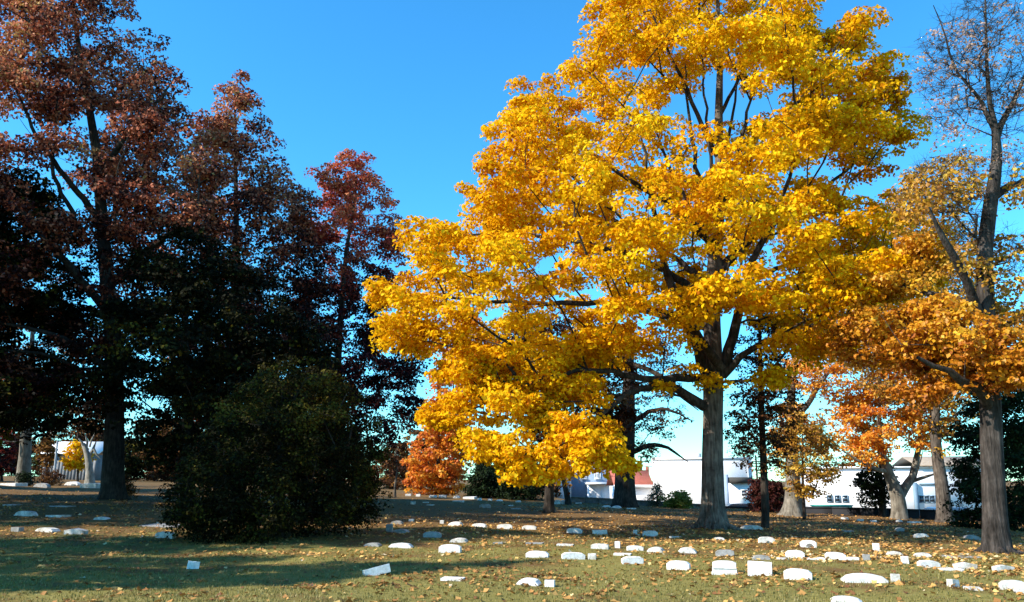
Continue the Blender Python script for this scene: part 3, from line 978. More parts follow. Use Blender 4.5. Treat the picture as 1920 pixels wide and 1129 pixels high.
b = at(634, 50.0)
p3 = outline_pads(rng, [(296, 638, 702), (326, 585, 742), (380, 545, 770), (430, 528, 776), (490, 512, 788), (560, 505, 775), (640, 510, 800), (700, 520, 825), (750, 570, 815), (800, 590, 790), (840, 610, 720)],
                  b[1], 320, (0.75, 1.2), 0.75, 0.9, 0.46, 0.40, [(600, 600, 16, 40), (660, 620, 12, 60), (720, 770, 24, 16), (570, 480, 14, 30)])
t3 = tint_by(rng, p3, lambda x, y: 0.72 - 0.62 * min(1, max(0, (y - 420) / 130)) + 0.06 * math.sin(x * .07), 0.08)  # tint drops sharply below the top, painting sun above and shade beneath
crim = tree('crimson_topped_tree', 'narrow tree with crimson top tinted as sunlit and layered lower branches tinted as shaded', 'tree', 34, b[:2],
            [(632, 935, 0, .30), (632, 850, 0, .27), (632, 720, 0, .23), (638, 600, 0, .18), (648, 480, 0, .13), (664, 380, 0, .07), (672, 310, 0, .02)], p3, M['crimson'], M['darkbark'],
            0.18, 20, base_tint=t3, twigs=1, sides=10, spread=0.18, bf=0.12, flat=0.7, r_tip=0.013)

b = at(352, 36.0)
p4 = outline_pads(rng, [(430, 300, 400), (500, 230, 490), (580, 170, 590), (660, 130, 660), (740, 150, 680), (820, 230, 650), (870, 280, 600)],
                  b[1], 240, (0.8, 1.35), 0.6, 0.9, 0.46, 0.45, [(345, 590, 14, 12), (160, 640, 40, 20), (190, 790, 30, 24), (260, 560, 20, 16)])
t4 = tint_by(rng, p4, lambda x, y: 0.36 + (0.5 if abs(x - 250) < 60 and abs(y - 630) < 36 else 0) + 0.12 * math.sin(x * .06 + y * .04), 0.12)
dark1 = tree('dark_olive_tree', 'very dark broad olive-leaved tree right behind the big round shrub', 'tree', 35, b[:2],
             [(352, 945, 0, .30), (352, 860, 0, .27), (352, 760, 0, .24), (348, 660, 0, .18), (346, 560, 0, .12), (348, 450, 0, .04)], p4, M['olive'], M['darkbark'],
             0.17, 20, base_tint=t4, twigs=1, sides=10, bf=0.25, r_tip=0.014)

b = at(70, 38.0)
p5 = outline_pads(rng, [(300, 0, 90), (360, -60, 130), (440, -120, 170), (530, -170, 200), (620, -200, 150), (700, -200, 190), (770, -180, 190), (800, -150, 160)],
                  b[1], 200, (0.9, 1.5), 0.6, 0.9, 0.44, 0.5, [(50, 640, 60, 30), (15, 500, 24, 12), (110, 400, 24, 16)])
t5 = tint_by(rng, p5, lambda x, y: 0.42 + 0.3 * math.sin(x * .05 + y * .03), 0.12)
tree('dark_olive_tree', 'very dark broad olive-leaved tree with limbs hanging before the smooth grey trunk', 'tree', 36, at(-60, 38.0)[:2],
     [(-60, 930, 0, .36), (-50, 800, 0, .32), (-30, 680, 0, .28), (10, 560, 0, .20), (50, 440, 0, .10), (60, 380, 0, .03)], p5, M['olive'], M['darkbark'],
     0.18, 18, base_tint=t5, twigs=1, sides=10, bf=0.25, r_tip=0.014)

# ------------------------------------------------------------------ the big round shrub
rng = np.random.default_rng(41)
b = G(520, 1008)
ps = outline_pads(rng, [(672, 535, 570), (700, 470, 640), (740, 425, 672), (790, 385, 700), (850, 345, 715), (910, 318, 728), (960, 315, 715), (1000, 350, 690), (1025, 400, 640)],
                  b[1], 360, (0.38, 0.70), 0.75, 0.85, 0.30, 0.55, [(640, 985, 26, 8), (570, 990, 26, 7)])
ps = np.vstack([ps, blob_pads(rng, [(552, 690, b[1], 26, 26, .3, 5), (600, 705, b[1], 30, 18, .4, 4), (660, 740, b[1], 24, 20, .4, 4), (470, 730, b[1], 26, 22, .4, 4), (420, 790, b[1], 20, 24, .4, 3),
                                  (715, 850, b[1], 18, 30, .4, 4), (335, 900, b[1], 20, 26, .4, 4), (390, 840, b[1], 18, 22, .3, 3), (700, 790, b[1], 16, 20, .3, 3), (360, 970, b[1] - .8, 30, 24, .4, 5)], (0.22, 0.4), 0.8)])
ps = ps[ps[:, 2] > terr(ps[:, 0], ps[:, 1]) + 0.15]
pss = tint_by(rng, ps, lambda x, y: 0.40 + 0.16 * math.sin(x * .04 + y * .02) + 0.26 * (y < 790), 0.1)  # upper sprays tinted lighter to look sunlit
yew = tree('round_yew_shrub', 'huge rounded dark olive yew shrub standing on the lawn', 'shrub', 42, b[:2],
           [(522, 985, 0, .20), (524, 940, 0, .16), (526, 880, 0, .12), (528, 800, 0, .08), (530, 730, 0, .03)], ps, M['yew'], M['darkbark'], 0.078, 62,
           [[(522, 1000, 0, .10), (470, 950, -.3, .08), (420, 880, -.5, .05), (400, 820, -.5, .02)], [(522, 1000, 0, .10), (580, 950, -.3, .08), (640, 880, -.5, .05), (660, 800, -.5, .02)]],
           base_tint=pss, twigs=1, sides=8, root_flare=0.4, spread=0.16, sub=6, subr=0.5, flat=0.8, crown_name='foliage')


# ------------------------------------------------------------------ smaller things in the yard far beyond
def simple(name, label, cat, seed, px, Y, outline, n, pr, mat, bark, size, per, tr, q=0.5, limbs=(), group=None, tint=0.5, tsd=0.12, holes=(), gap=0.6, shell=0.4, **kw):
    rng = np.random.default_rng(seed)
    b = at(px, Y)
    p = outline_pads(rng, outline, b[1], n, pr, q, 0.9, shell, gap, holes) if outline else None
    t = np.clip(rng.normal(tint, tsd, len(p)), 0, 1) if p is not None else None
    return tree(name, label, cat, seed + 500, b[:2], tr, p, mat, bark, size, per, limbs, group, base_tint=t, **kw)


def shrub(name, label, seed, px, Y, outline, n, pr, mat, size, per, group=None, tint=0.5, **kw):
    o = np.array(outline, float)
    m = (o[:, 1] + o[:, 2]) / 2
    b = at(px, Y)
    _, pyb = proj(b)
    top = o[0, 0]
    rng = np.random.default_rng(seed)
    p = outline_pads(rng, outline, b[1], n, pr, 0.7, 0.9, 0.34, 0.5)
    p = p[p[:, 2] > terr(p[:, 0], p[:, 1]) + 0.04]
    t = np.clip(rng.normal(tint, 0.12, len(p)), 0, 1)
    return tree(name, label, 'shrub', seed + 500, b[:2], [(px, pyb - 2, 0, .06), (px, (pyb + top) / 2, 0, .04), (px, top + 4, 0, .015)], p, mat, M['darkbark'], size, per,
                group=group, base_tint=t, twigs=2, sides=6, root_flare=0.2, crown_name='foliage', flat=0.75, **kw)


simple('beech_tree', 'smooth pale grey trunk with low side branches beside the small clipped shrub', 'tree', 51, 44, 58.0,
       [(560, 0, 120), (620, -40, 160), (700, -60, 180), (780, -30, 160)], 60, (0.8, 1.4), M['brown'], M['palebark'], 0.18, 8,
       [(44, 885, 0, .46), (46, 860, 0, .40), (48, 820, 0, .36), (52, 790, 0, .34), (56, 740, 0, .30), (60, 660, 0, .2), (62, 580, 0, .06)], tint=0.8,
       limbs=[[(52, 824, 0, .10), (75, 818, -.5, .08), (100, 812, -1, .05), (125, 800, -1, .02)], [(54, 812, 0, .12), (85, 800, 0, .10), (120, 780, 0, .06), (150, 760, 0, .03)],
              [(50, 826, 0, .07), (30, 832, -.5, .05), (10, 830, -.8, .03), (-10, 822, -1, .02)]], twigs=3, sides=16, root_flare=0.5)
simple('dead_tree', 'bleached bare stump with broken branch stubs near the leaning pole', 'tree', 52, 168, 56.0, None, 0, None, None, M['deadwood'], 0.1, 0,
       [(168, 905, 0, .30), (168, 885, 0, .24), (166, 862, 0, .20), (161, 842, 0, .17), (156, 832, 0, .13)],
       limbs=[[(164, 860, 0, .13), (172, 848, 0, .11), (178, 838, .2, .08), (180, 828, .2, .04)], [(159, 840, 0, .10), (152, 828, -.2, .07), (147, 822, -.2, .03)],
              [(176, 842, 0, .08), (184, 852, 0, .06), (188, 860, 0, .03)], [(161, 845, 0, .10), (164, 828, 0, .07), (160, 815, 0, .03)], [(168, 838, 0, .07), (172, 822, 0, .05), (178, 812, 0, .02)]],
       sides=12, root_flare=1.0, nroot=5)
simple('yellow_sapling', 'small bright yellow tree glowing before the grey boarded shed', 'tree', 53, 146, 74.0,
       [(828, 132, 160), (845, 118, 172), (865, 116, 176), (882, 128, 172)], 46, (0.45, 0.8), M['yellow'], M['darkbark'], 0.2, 16,
       [(146, 900, 0, .10), (146, 880, 0, .08), (147, 840, 0, .03)], tint=0.6, sides=6)
simple('bronze_sapling', 'small bronze-leaved tree between the grey trunk and the leaning pole', 'tree', 54, 88, 72.0,
       [(815, 78, 104), (835, 66, 110), (855, 64, 112), (872, 76, 104)], 40, (0.45, 0.8), M['brown'], M['darkbark'], 0.2, 14,
       [(88, 900, 0, .10), (88, 870, 0, .08), (90, 825, 0, .03)], tint=0.95, sides=6)
simple('dark_red_tree', 'small dark red tree with a rusty top beside the smooth grey trunk', 'tree', 55, 4, 62.0,
       [(800, -40, 20), (830, -70, 40), (860, -70, 42), (890, -50, 36)], 60, (0.5, 0.9), M['crimson'], M['darkbark'], 0.2, 16,
       [(4, 905, 0, .10), (2, 880, 0, .08), (-4, 820, 0, .03)], tint=0.22, sides=6)
shrub('clipped_shrub', 'small clipped dark green shrub at the foot of the smooth grey trunk', 56, 48, 55.0, [(884, 38, 62), (892, 32, 66), (905, 32, 66), (912, 38, 60)], 26, (0.25, 0.45), M['evergreen'], 0.09, 60)
shrub('brown_shrub', 'low dead-brown shrub beside the small clipped green shrub', 57, 92, 56.0, [(884, 76, 112), (894, 66, 122), (908, 66, 118), (912, 70, 110)], 26, (0.28, 0.5), M['brown'], 0.10, 40, tint=0.6)
shrub('russet_shrub', 'twiggy russet shrub at the foot of the tallest russet oak', 58, 232, 40.5, [(890, 226, 246), (905, 212, 258), (925, 205, 262), (938, 210, 258)], 30, (0.3, 0.55), M['brown'], 0.10, 34, tint=0.7)

# ------------------------------------------------------------------ middle distance
simple('orange_tree', 'bright orange small tree with branches reaching the ground beyond the lawn', 'tree', 61, 818, 66.0,
       [(690, 815, 835), (730, 795, 850), (780, 775, 872), (830, 758, 885), (870, 750, 890), (905, 755, 882), (925, 770, 862)], 165, (0.6, 1.05), M['orange'], M['darkbark'], 0.24, 12,
       [(822, 925, 0, .20), (822, 880, 0, .16), (820, 800, 0, .1), (824, 700, 0, .03)], tint=0.55, tsd=0.16, sides=8, twigs=2, bf=0.2,
       holes=[(808, 870, 10, 8), (850, 860, 10, 8), (850, 745, 10, 6)])
simple('pink_leaved_tree', 'dull pink-red tree rising behind the bright orange tree', 'tree', 62, 850, 80.0,
       [(655, 825, 870), (700, 805, 900), (760, 800, 905), (820, 810, 900), (880, 820, 890)], 80, (0.8, 1.3), M['crimson'], M['darkbark'], 0.26, 8,
       [(850, 925, 0, .2), (850, 850, 0, .16), (850, 760, 0, .1), (850, 660, 0, .03)], tint=0.85, sides=8)
simple('slender_sapling', 'slender bare-stemmed sapling between the yew shrub and the orange tree', 'tree', 63, 741, 58.0,
       [(830, 715, 745), (850, 700, 757), (875, 705, 755)], 26, (0.4, 0.7), M['brown'], M['bark'], 0.16, 12,
       [(741, 925, 0, .09), (740, 905, 0, .08), (745, 890, 0, .06), (742, 840, 0, .02)], tint=0.4, sides=6)
DK = [('dark_conifer_shrub', 'low dark conifer shrub next to the bright orange tree', 64, 905, 62.0, [(868, 895, 925), (890, 875, 945), (915, 868, 955), (938, 870, 950)], 60),
      ('dark_conifer_shrub', 'taller dark evergreen shrub with pale gaps before the dark oak trunk', 65, 975, 60.0, [(845, 960, 990), (870, 935, 1015), (905, 925, 1030), (940, 930, 1025)], 80)]
for nm, lb, sdd, px, Y, ol, n in DK:
    shrub(nm, lb, sdd, px, Y, ol, n, (0.6, 1.0), M['evergreen'], 0.16, 24, group='dark evergreens behind the lawn', tint=0.4)
simple('green_conifer', 'small pointed green conifer tip beside the bright orange tree', 'tree', 66, 906, 72.0,
       [(835, 900, 912), (855, 890, 922), (890, 880, 935), (925, 880, 935)], 40, (0.4, 0.7), M['evergreen'], M['darkbark'], 0.16, 26,
       [(906, 930, 0, .1), (906, 880, 0, .08), (906, 838, 0, .02)], tint=0.9, sides=6)
simple('dark_oak_tree', 'dark-trunked brown oak in deep shade under the yellow maple boughs', 'tree', 67, 1030, 38.5,
       [(600, 960, 1100), (640, 860, 1160), (690, 850, 1200), (760, 930, 1200), (830, 960, 1160), (900, 990, 1080)], 130, (0.8, 1.3), M['brown'], M['darkbark'], 0.17, 16,
       [(1030, 960, 0, .24), (1030, 930, 0, .22), (1030, 860, 0, .19), (1028, 760, 0, .15), (1030, 680, 0, .09), (1032, 600, 0, .03)], tint=0.32, tsd=0.2, sides=12, bf=0.2, twigs=3)
simple('leaning_dark_tree', 'thin dark trunk leaning beside the low stone wall', 'tree', 68, 1066, 54.0,
       [(850, 1020, 1060), (870, 1005, 1075), (895, 1015, 1065)], 22, (0.4, 0.7), M['olive'], M['darkbark'], 0.15, 16,
       [(1066, 940, 0, .20), (1060, 915, 0, .17), (1052, 880, 0, .13), (1045, 850, 0, .06)], tint=0.3, sides=8)
simple('thick_oak_tree', 'thick dark trunk with bare arching boughs before the red-roofed building', 'tree', 69, 1172, 52.0,
       [(620, 1120, 1260), (680, 1090, 1300), (740, 1100, 1300), (800, 1110, 1290), (850, 1130, 1270)], 90, (0.7, 1.2), M['brown'], M['darkbark'], 0.16, 7,
       [(1172, 944, 0, .72), (1172, 920, 0, .66), (1172, 880, 0, .62), (1174, 820, 0, .55), (1178, 740, 0, .42), (1180, 660, 0, .28), (1182, 600, 0, .1)], tint=0.55, tsd=0.2,
       limbs=[[(1176, 858, 0, .22), (1200, 838, -1, .17), (1235, 832, -1.5, .13), (1265, 845, -2, .08), (1290, 866, -2, .03)], [(1178, 800, 0, .2), (1215, 770, -1, .15), (1255, 765, -2, .09), (1300, 790, -2, .03)],
              [(1180, 740, 0, .2), (1225, 720, -1, .14), (1270, 740, -1.6, .08), (1310, 770, -2, .03)], [(1168, 800, 0, .2), (1130, 770, -1, .14), (1090, 760, -1.6, .08), (1060, 770, -2, .03)]],
       sides=16, root_flare=0.5, twigs=6, twig_r=0.012, bf=0.2)
shrub('round_green_shrub', 'bright yellow-green rounded shrub before the white flat-roofed building', 71, 1268, 53.0, [(922, 1250, 1285), (932, 1238, 1298), (945, 1236, 1300), (957, 1248, 1290)], 60, (0.3, 0.55), M['bushgreen'], 0.12, 46, tint=0.5)
shrub('grey_leaved_shrub', 'greyish thin shrub between the thick oak trunk and the round green shrub', 72, 1232, 55.0, [(908, 1224, 1244), (922, 1216, 1248), (940, 1208, 1250), (952, 1212, 1246)], 40, (0.3, 0.5), M['greygreen'], 0.10, 26)
shrub('purple_shrub', 'dark purple-leaved shrub beside the pale-trunked tree', 73, 1440, 50.0, [(898, 1405, 1450), (912, 1400, 1472), (935, 1398, 1480), (956, 1402, 1475)], 70, (0.35, 0.65), M['darkred'], 0.14, 34, tint=0.55)
simple('slim_dark_oak', 'slim black-trunked oak with sparse dark brown leaves close to the big maple', 'tree', 74, 1433, 30.5,
       [(560, 1400, 1450), (620, 1375, 1490), (690, 1365, 1505), (760, 1360, 1510), (830, 1355, 1510), (870, 1370, 1500)], 120, (0.45, 0.8), M['brown'], M['darkbark'], 0.11, 18,
       [(1436, 985, 0, .15), (1435, 950, 0, .14), (1432, 880, 0, .13), (1428, 780, 0, .11), (1426, 680, 0, .08), (1424, 600, 0, .05), (1422, 540, 0, .02)], tint=0.3, tsd=0.22, sides=10, root_flare=0.3,
       bf=0.12, twigs=4, twig_r=0.006, r_tip=0.009)
simple('pale_trunked_tree', 'tree with broad pale flared trunk and golden leaves behind the slim dark oak', 'tree', 75, 1487, 47.0,
       [(560, 1480, 1600), (620, 1460, 1620), (680, 1450, 1620), (740, 1440, 1610), (800, 1435, 1590), (850, 1440, 1570)], 115, (0.6, 1.1), M['orange'], M['palebark'], 0.16, 17,
       [(1487, 962, 0, .56), (1487, 940, 0, .46), (1486, 900, 0, .40), (1484, 840, 0, .34), (1482, 780, 0, .27), (1484, 720, 0, .22), (1492, 660, 0, .16), (1500, 590, 0, .08)],
       limbs=[[(1483, 790, 0, .2), (1515, 760, 0, .16), (1540, 715, 0, .13), (1570, 680, 0, .08), (1600, 650, 0, .04)]],
       tint=0.85, sides=18, root_flare=1.0, twigs=4, holes=[(1525, 760, 26, 30), (1560, 660, 26, 16)])
simple('golden_sapling', 'dark-stemmed sapling with a loose golden-brown crown before the pale-trunked tree', 'tree', 76, 1508, 41.5,
       [(770, 1470, 1530), (810, 1440, 1570), (850, 1430, 1590), (890, 1450, 1580), (930, 1480, 1560)], 105, (0.4, 0.75), M['gold'], M['darkbark'], 0.13, 24,
       [(1508, 975, 0, .09), (1507, 940, 0, .08), (1505, 900, 0, .06), (1505, 840, 0, .04), (1504, 790, 0, .015)], tint=0.45, tsd=0.2, sides=8, root_flare=0.3, twigs=3, bf=0.15)
simple('forked_tree', 'fork-trunked tan tree with orange-gold crown before the dark street wall', 'tree', 77, 1686, 46.0,
       [(680, 1630, 1750), (730, 1590, 1790), (790, 1560, 1795), (830, 1565, 1770), (870, 1575, 1650)], 165, (0.6, 1.05), M['orange'], M['palebark'], 0.16, 20,
       [(1687, 972, 0, .44), (1686, 950, 0, .40), (1682, 925, 0, .38), (1672, 900, 0, .30), (1660, 872, 0, .25), (1650, 840, 0, .20), (1648, 800, 0, .14), (1650, 740, 0, .05)],
       limbs=[[(1688, 930, 0, .26), (1702, 908, .2, .23), (1716, 880, .4, .20), (1722, 850, .5, .16), (1724, 810, .5, .10), (1722, 760, .5, .04)],
              [(1664, 885, 0, .14), (1640, 878, -.5, .11), (1610, 865, -1, .08), (1580, 845, -1, .04)], [(1700, 905, .2, .12), (1725, 897, 0, .10), (1748, 892, -.3, .06), (1765, 886, -.3, .03)]],
       tint=0.84, tsd=0.14, sides=16, root_flare=0.5, twigs=3, holes=[(1690, 850, 30, 36), (1590, 700, 20, 20)])
simple('dark_evergreen_tree', 'dark small evergreen beside the fork-trunked tan tree', 'tree', 78, 1655, 48.5,
       [(862, 1630, 1670), (885, 1600, 1678), (915, 1596, 1690), (945, 1605, 1680)], 60, (0.4, 0.75), M['evergreen'], M['darkbark'], 0.13, 30,
       [(1655, 970, 0, .22), (1655, 940, 0, .2), (1652, 900, 0, .1), (1650, 866, 0, .03)], tint=0.35, sides=8)
simple('mottled_trunk_tree', 'ivy-mottled leaning trunk with thin bronze-gold crown before the blue car', 'tree', 79, 1772, 43.0,
       [(285, 1730, 1830), (340, 1640, 1850), (420, 1580, 1870), (520, 1560, 1900), (620, 1580, 1900), (720, 1600, 1880), (790, 1690, 1840), (850, 1720, 1810)], 260, (0.7, 1.2), M['gold'], M['bark'], 0.16, 10,
       [(1772, 975, 0, .42), (1770, 950, 0, .36), (1766, 910, 0, .32), (1758, 860, 0, .28), (1752, 800, 0, .25), (1758, 700, 0, .22), (1764, 560, 0, .16), (1768, 420, 0, .09), (1770, 320, 0, .03)],
       tint=0.4, tsd=0.2, sides=14, root_flare=0.6, twigs=4, twig_r=0.011, spread=0.25)
rng = np.random.default_rng(80)
simple('dark_holly_tree', 'broad dark glossy evergreen reaching the ground behind the tall bare-topped tree', 'tree', 81, 1862, 34.0,
       [(700, 1810, 1930), (760, 1790, 1960), (840, 1780, 1990), (920, 1772, 2000), (980, 1785, 1990), (1005, 1800, 1980)], 170, (0.55, 1.0), M['evergreen'], M['darkbark'], 0.12, 34,
       [(1862, 1000, 0, .16), (1862, 900, 0, .12), (1864, 800, 0, .07), (1866, 710, 0, .02)], tint=0.5, tsd=0.18, sides=8, twigs=2)

# ------------------------------------------------------------------ the tall bare-topped tree and its amber lower boughs
rng = np.random.default_rng(91)
RY = RIGHT[1]
rp = blob_pads(rng, [(1700, 630, RY + 1.5, 140, 85, 2.4, 60), (1800, 655, RY, 120, 80, 2.4, 52), (1890, 690, RY - 1, 90, 55, 2, 30), (1650, 540, RY + 2.5, 90, 60, 1.8, 22), (1730, 480, RY + 2, 55, 60, 1.5, 14),
                     (1620, 600, RY + 2, 60, 60, 1.5, 10), (1745, 730, RY + 1, 70, 24, 1.2, 8), (1960, 640, RY, 70, 80, 2, 14), (1780, 570, RY, 50, 40, 1.4, 8)], (0.45, 0.85), 0.5)
rt = tint_by(rng, rp, lambda x, y: 0.74 if y < 545 else 0.50 + 0.15 * math.sin(x * .05) - 0.12 * (y > 640), 0.09)  # top boughs tinted as sunlit, the lowest ones darkened as shaded
amber_trunk = [(1868, 1030, 0, .30), (1867, 990, 0, .27), (1864, 920, 0, .255), (1860, 840, 0, .245), (1858, 760, 0, .235), (1852, 660, 0, .22), (1848, 560, 0, .20), (1846, 470, 0, .185), (1856, 390, 0, .17),
               (1866, 330, 0, .15), (1870, 280, 0, .12), (1866, 240, 0, .085), (1855, 190, 0, .06), (1850, 120, 0, .045), (1848, 40, 0, .03), (1846, -60, 0, .015)]
amber_limbs = [[(1866, 245, 0, .08), (1845, 205, 0, .055), (1820, 165, 0, .042), (1795, 120, -.2, .03), (1770, 60, -.3, .02), (1750, 10, -.4, .01)],
               [(1868, 262, 0, .09), (1885, 210, .2, .07), (1905, 190, .3, .06), (1925, 140, .4, .04), (1940, 60, .5, .02)],
               [(1862, 370, 0, .12), (1885, 356, .3, .10), (1910, 344, .6, .09), (1950, 320, 1, .06), (2000, 250, 1.2, .03)],
               [(1836, 590, -.1, .12), (1812, 520, -.4, .11), (1780, 470, -.8, .095), (1758, 430, -1, .08), (1742, 388, -1.1, .02)],
               [(1858, 770, 0, .15), (1846, 735, -.3, .13), (1820, 712, -.6, .11), (1780, 695, -.9, .08), (1720, 670, -1, .04)],
               [(1850, 640, 0, .10), (1900, 600, .4, .08), (1950, 560, .8, .05), (1990, 540, 1, .03)],
               [(1848, 580, 0, .10), (1790, 560, .6, .08), (1720, 540, 1.5, .06), (1660, 520, 2.2, .03)]]


def crown_twigs(a, rng, tr):
    """fine bare twigs of the leafless top"""
    tips = blob_pads(rng, [(1815, 110, RY, 115, 115, 1.8, 290), (1890, 190, RY, 60, 90, 1.5, 110), (1790, 210, RY, 60, 50, 1.2, 40), (1860, 20, RY, 90, 60, 1.5, 60),
                           (1770, 340, RY, 70, 70, 1.4, 90), (1880, 330, RY + .5, 60, 60, 1.2, 50), (1800, 420, RY, 60, 60, 1.2, 60), (1900, 470, RY, 40, 60, 1.2, 50)], (0.2, 0.3))
    lim = [resample(polyline(RY, q), 0.3) for q in amber_limbs]
    for pts, rr in skeleton(rng, tr, lim, tips, bf=0.22, r_tip=0.0055, power=0.45, wiggle=0.09):
        a.tube(pts, rr, 3 if rr[0] < 0.02 else 5)
        if rng.uniform() < 0.8:
            add_twigs(rng, a, [pts[-1]], [0.42], 5, 0.0042, 0.3)


amber = tree('tall_bare_topped_tree', 'tall grey-trunked tree with amber lower boughs and a nearly leafless top', 'tree', 92, RIGHT[:2], amber_trunk, rp, M['amber'], M['midbark'], 0.12, 44,
             amber_limbs, base_tint=rt, lobed=False, twigs=2, sides=22, root_flare=0.5, spread=0.17, sub=5, subr=0.5, trunk_step=0.2, extra=crown_twigs, roots=6)
# thin bronze and pale leaves left on its upper twigs: a second foliage part
pp = blob_pads(rng, [(1770, 350, RY, 75, 70, 1.4, 34), (1720, 400, RY, 60, 50, 1.4, 20), (1880, 540, RY, 60, 70, 1.4, 26), (1900, 460, RY, 40, 50, 1.2, 14), (1690, 350, RY + 1, 50, 40, 1, 10), (1900, 360, RY, 40, 60, 1.2, 12), (1900, 600, RY, 50, 50, 1.2, 20), (1800, 500, RY, 60, 50, 1.4, 16)], (0.3, 0.55), 0.6)
v, f, t, _, _ = leaves(rng, pp, 13, 0.12, False, 0.3, np.clip(rng.normal(0.45, 0.15, len(pp)), 0, 1), 0.2)
add('bronze_leaves', raw_mesh('bronze_leaves', v - np.array(amber.location), f, M['gold'], t), amber)['kind'] = 'stuff'
pp = blob_pads(rng, [(1810, 90, RY, 115, 105, 1.7, 80), (1890, 180, RY, 50, 60, 1.4, 26), (1790, 200, RY, 60, 60, 1.2, 20), (1870, 300, RY, 50, 60, 1.2, 20), (1800, 260, RY, 60, 50, 1.2, 12)], (0.25, 0.45), 0.7)
v, f, t, _, _ = leaves(rng, pp, 16, 0.075, False, 0.3, np.clip(rng.normal(0.4, 0.15, len(pp)), 0, 1), 0.25)
add('pale_leaves', raw_mesh('pale_leaves', v - np.array(amber.location), f, M['pale'], t), amber)['kind'] = 'stuff'

# ------------------------------------------------------------------ trees of the grove that throws the shade from outside the picture
k = 0
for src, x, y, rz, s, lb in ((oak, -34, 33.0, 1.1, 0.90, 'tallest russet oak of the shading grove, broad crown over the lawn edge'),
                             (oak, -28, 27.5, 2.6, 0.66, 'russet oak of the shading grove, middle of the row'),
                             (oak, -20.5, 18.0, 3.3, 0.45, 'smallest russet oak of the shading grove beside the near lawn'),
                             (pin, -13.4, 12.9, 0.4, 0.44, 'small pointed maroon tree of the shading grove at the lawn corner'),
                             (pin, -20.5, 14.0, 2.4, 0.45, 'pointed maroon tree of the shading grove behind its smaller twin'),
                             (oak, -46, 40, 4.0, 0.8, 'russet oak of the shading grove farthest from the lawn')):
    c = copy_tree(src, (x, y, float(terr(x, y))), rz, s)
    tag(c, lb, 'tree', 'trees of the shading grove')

# ------------------------------------------------------------------ distant trees that close the view
ba = simple('distant_brown_tree', 'distant rounded brown tree in the belt beyond the yard', 'tree', 121, 330, 104.0, [(790, 300, 360), (815, 278, 385), (850, 265, 396), (885, 265, 396), (905, 275, 385)], 90, (0.9, 1.5), M['brown'], M['darkbark'],
            0.30, 7, [(330, 905, 0, .3), (330, 870, 0, .25), (330, 800, 0, .05)], tint=0.55, tsd=0.25, sides=6, group='distant belt of brown trees', twigs=2, twig_r=.02)
bb = simple('distant_green_tree', 'distant dark green tree in the belt beyond the yard', 'tree', 122, 420, 100.0, [(800, 400, 440), (830, 375, 465), (865, 365, 475), (905, 370, 470)], 80, (0.9, 1.4), M['olive'], M['darkbark'],
            0.28, 9, [(420, 905, 0, .3), (420, 870, 0, .25), (420, 810, 0, .05)], tint=0.7, tsd=0.15, sides=6, group='distant belt of green trees', twigs=1, twig_r=.02)
rngb = np.random.default_rng(9)
for k, px in enumerate(np.r_[np.linspace(-60, 780, 18), 930, 1010, 1070, 1450, 1530, 1600, 1660, 1860]):
    src = ba if k % 3 else bb
    Yb = rngb.uniform(100, 122)
    c = copy_tree(src, at(px, Yb), rngb.uniform(0, 6.28), rngb.uniform(0.7, 1.1) * (0.75 if px > 1300 else 1.0))

# ------------------------------------------------------------------ buildings, walls and cars behind the cemetery
def boxpart(name, mat, parent, x0, x1, y0, y1, z0, z1, o=None):
    a = Acc()
    a.box(x0, x1, y0, y1, z0, z1)
    o = parent.location if o is None else o
    return add(name, a.mesh(name, mat, False, np.array([0, 0, 0])), parent)


def win(parent, x, z, w, h, yf, pane='glass', frame='white_trim', sill=True):
    """a framed window set into the front wall at local y = yf (front faces -y)"""
    t = 0.09
    a = Acc()
    a.box(x - w / 2 - t, x - w / 2, yf - .06, yf + .05, z - t, z + h + t)
    a.box(x + w / 2, x + w / 2 + t, yf - .06, yf + .05, z - t, z + h + t)
    a.box(x - w / 2, x + w / 2, yf - .06, yf + .05, z - t, z)
    a.box(x - w / 2, x + w / 2, yf - .06, yf + .05, z + h, z + h + t)
    a.box(x - w / 2, x + w / 2, yf - .045, yf + .03, z + h / 2 - .03, z + h / 2 + .03)
    f = add('window', a.mesh('window', M[frame]), parent)
    b = Acc()
    b.box(x - w / 2, x + w / 2, yf - .02, yf + .04, z, z + h)
    add('pane', b.mesh('pane', M[pane]), f)
    if sill:
        c = Acc()
        c.box(x - w / 2 - .15, x + w / 2 + .15, yf - .14, yf - .062, z - t - .08, z - t + .01)
        add('sill', c.mesh('sill', M[frame]), f)
    return f


def gable(name, mat, parent, x0, x1, y0, y1, z, rise, over=0.3):
    """ridge along x"""
    ym = (y0 + y1) / 2
    t = 0.12
    v = []
    for x in (x0 - over, x1 + over):
        v += [(x, y0 - over, z), (x, ym, z + rise), (x, y1 + over, z), (x, y1 + over, z + t), (x, ym, z + rise + t), (x, y0 - over, z + t)]
    f = [(0, 6, 7, 1), (1, 7, 8, 2), (2, 8, 9, 3), (3, 9, 10, 4), (4, 10, 11, 5), (5, 11, 6, 0), (0, 1, 4, 5), (1, 2, 3, 4), (11, 10, 7, 6), (10, 9, 8, 7)]
    return add(name, raw_mesh(name, np.array(v), np.array(f), mat), parent)


def ztop(py, Y):
    return P(960, py, Y)[2]


def xs_at(px, py, Y):
    return P(px, py, Y)[0]


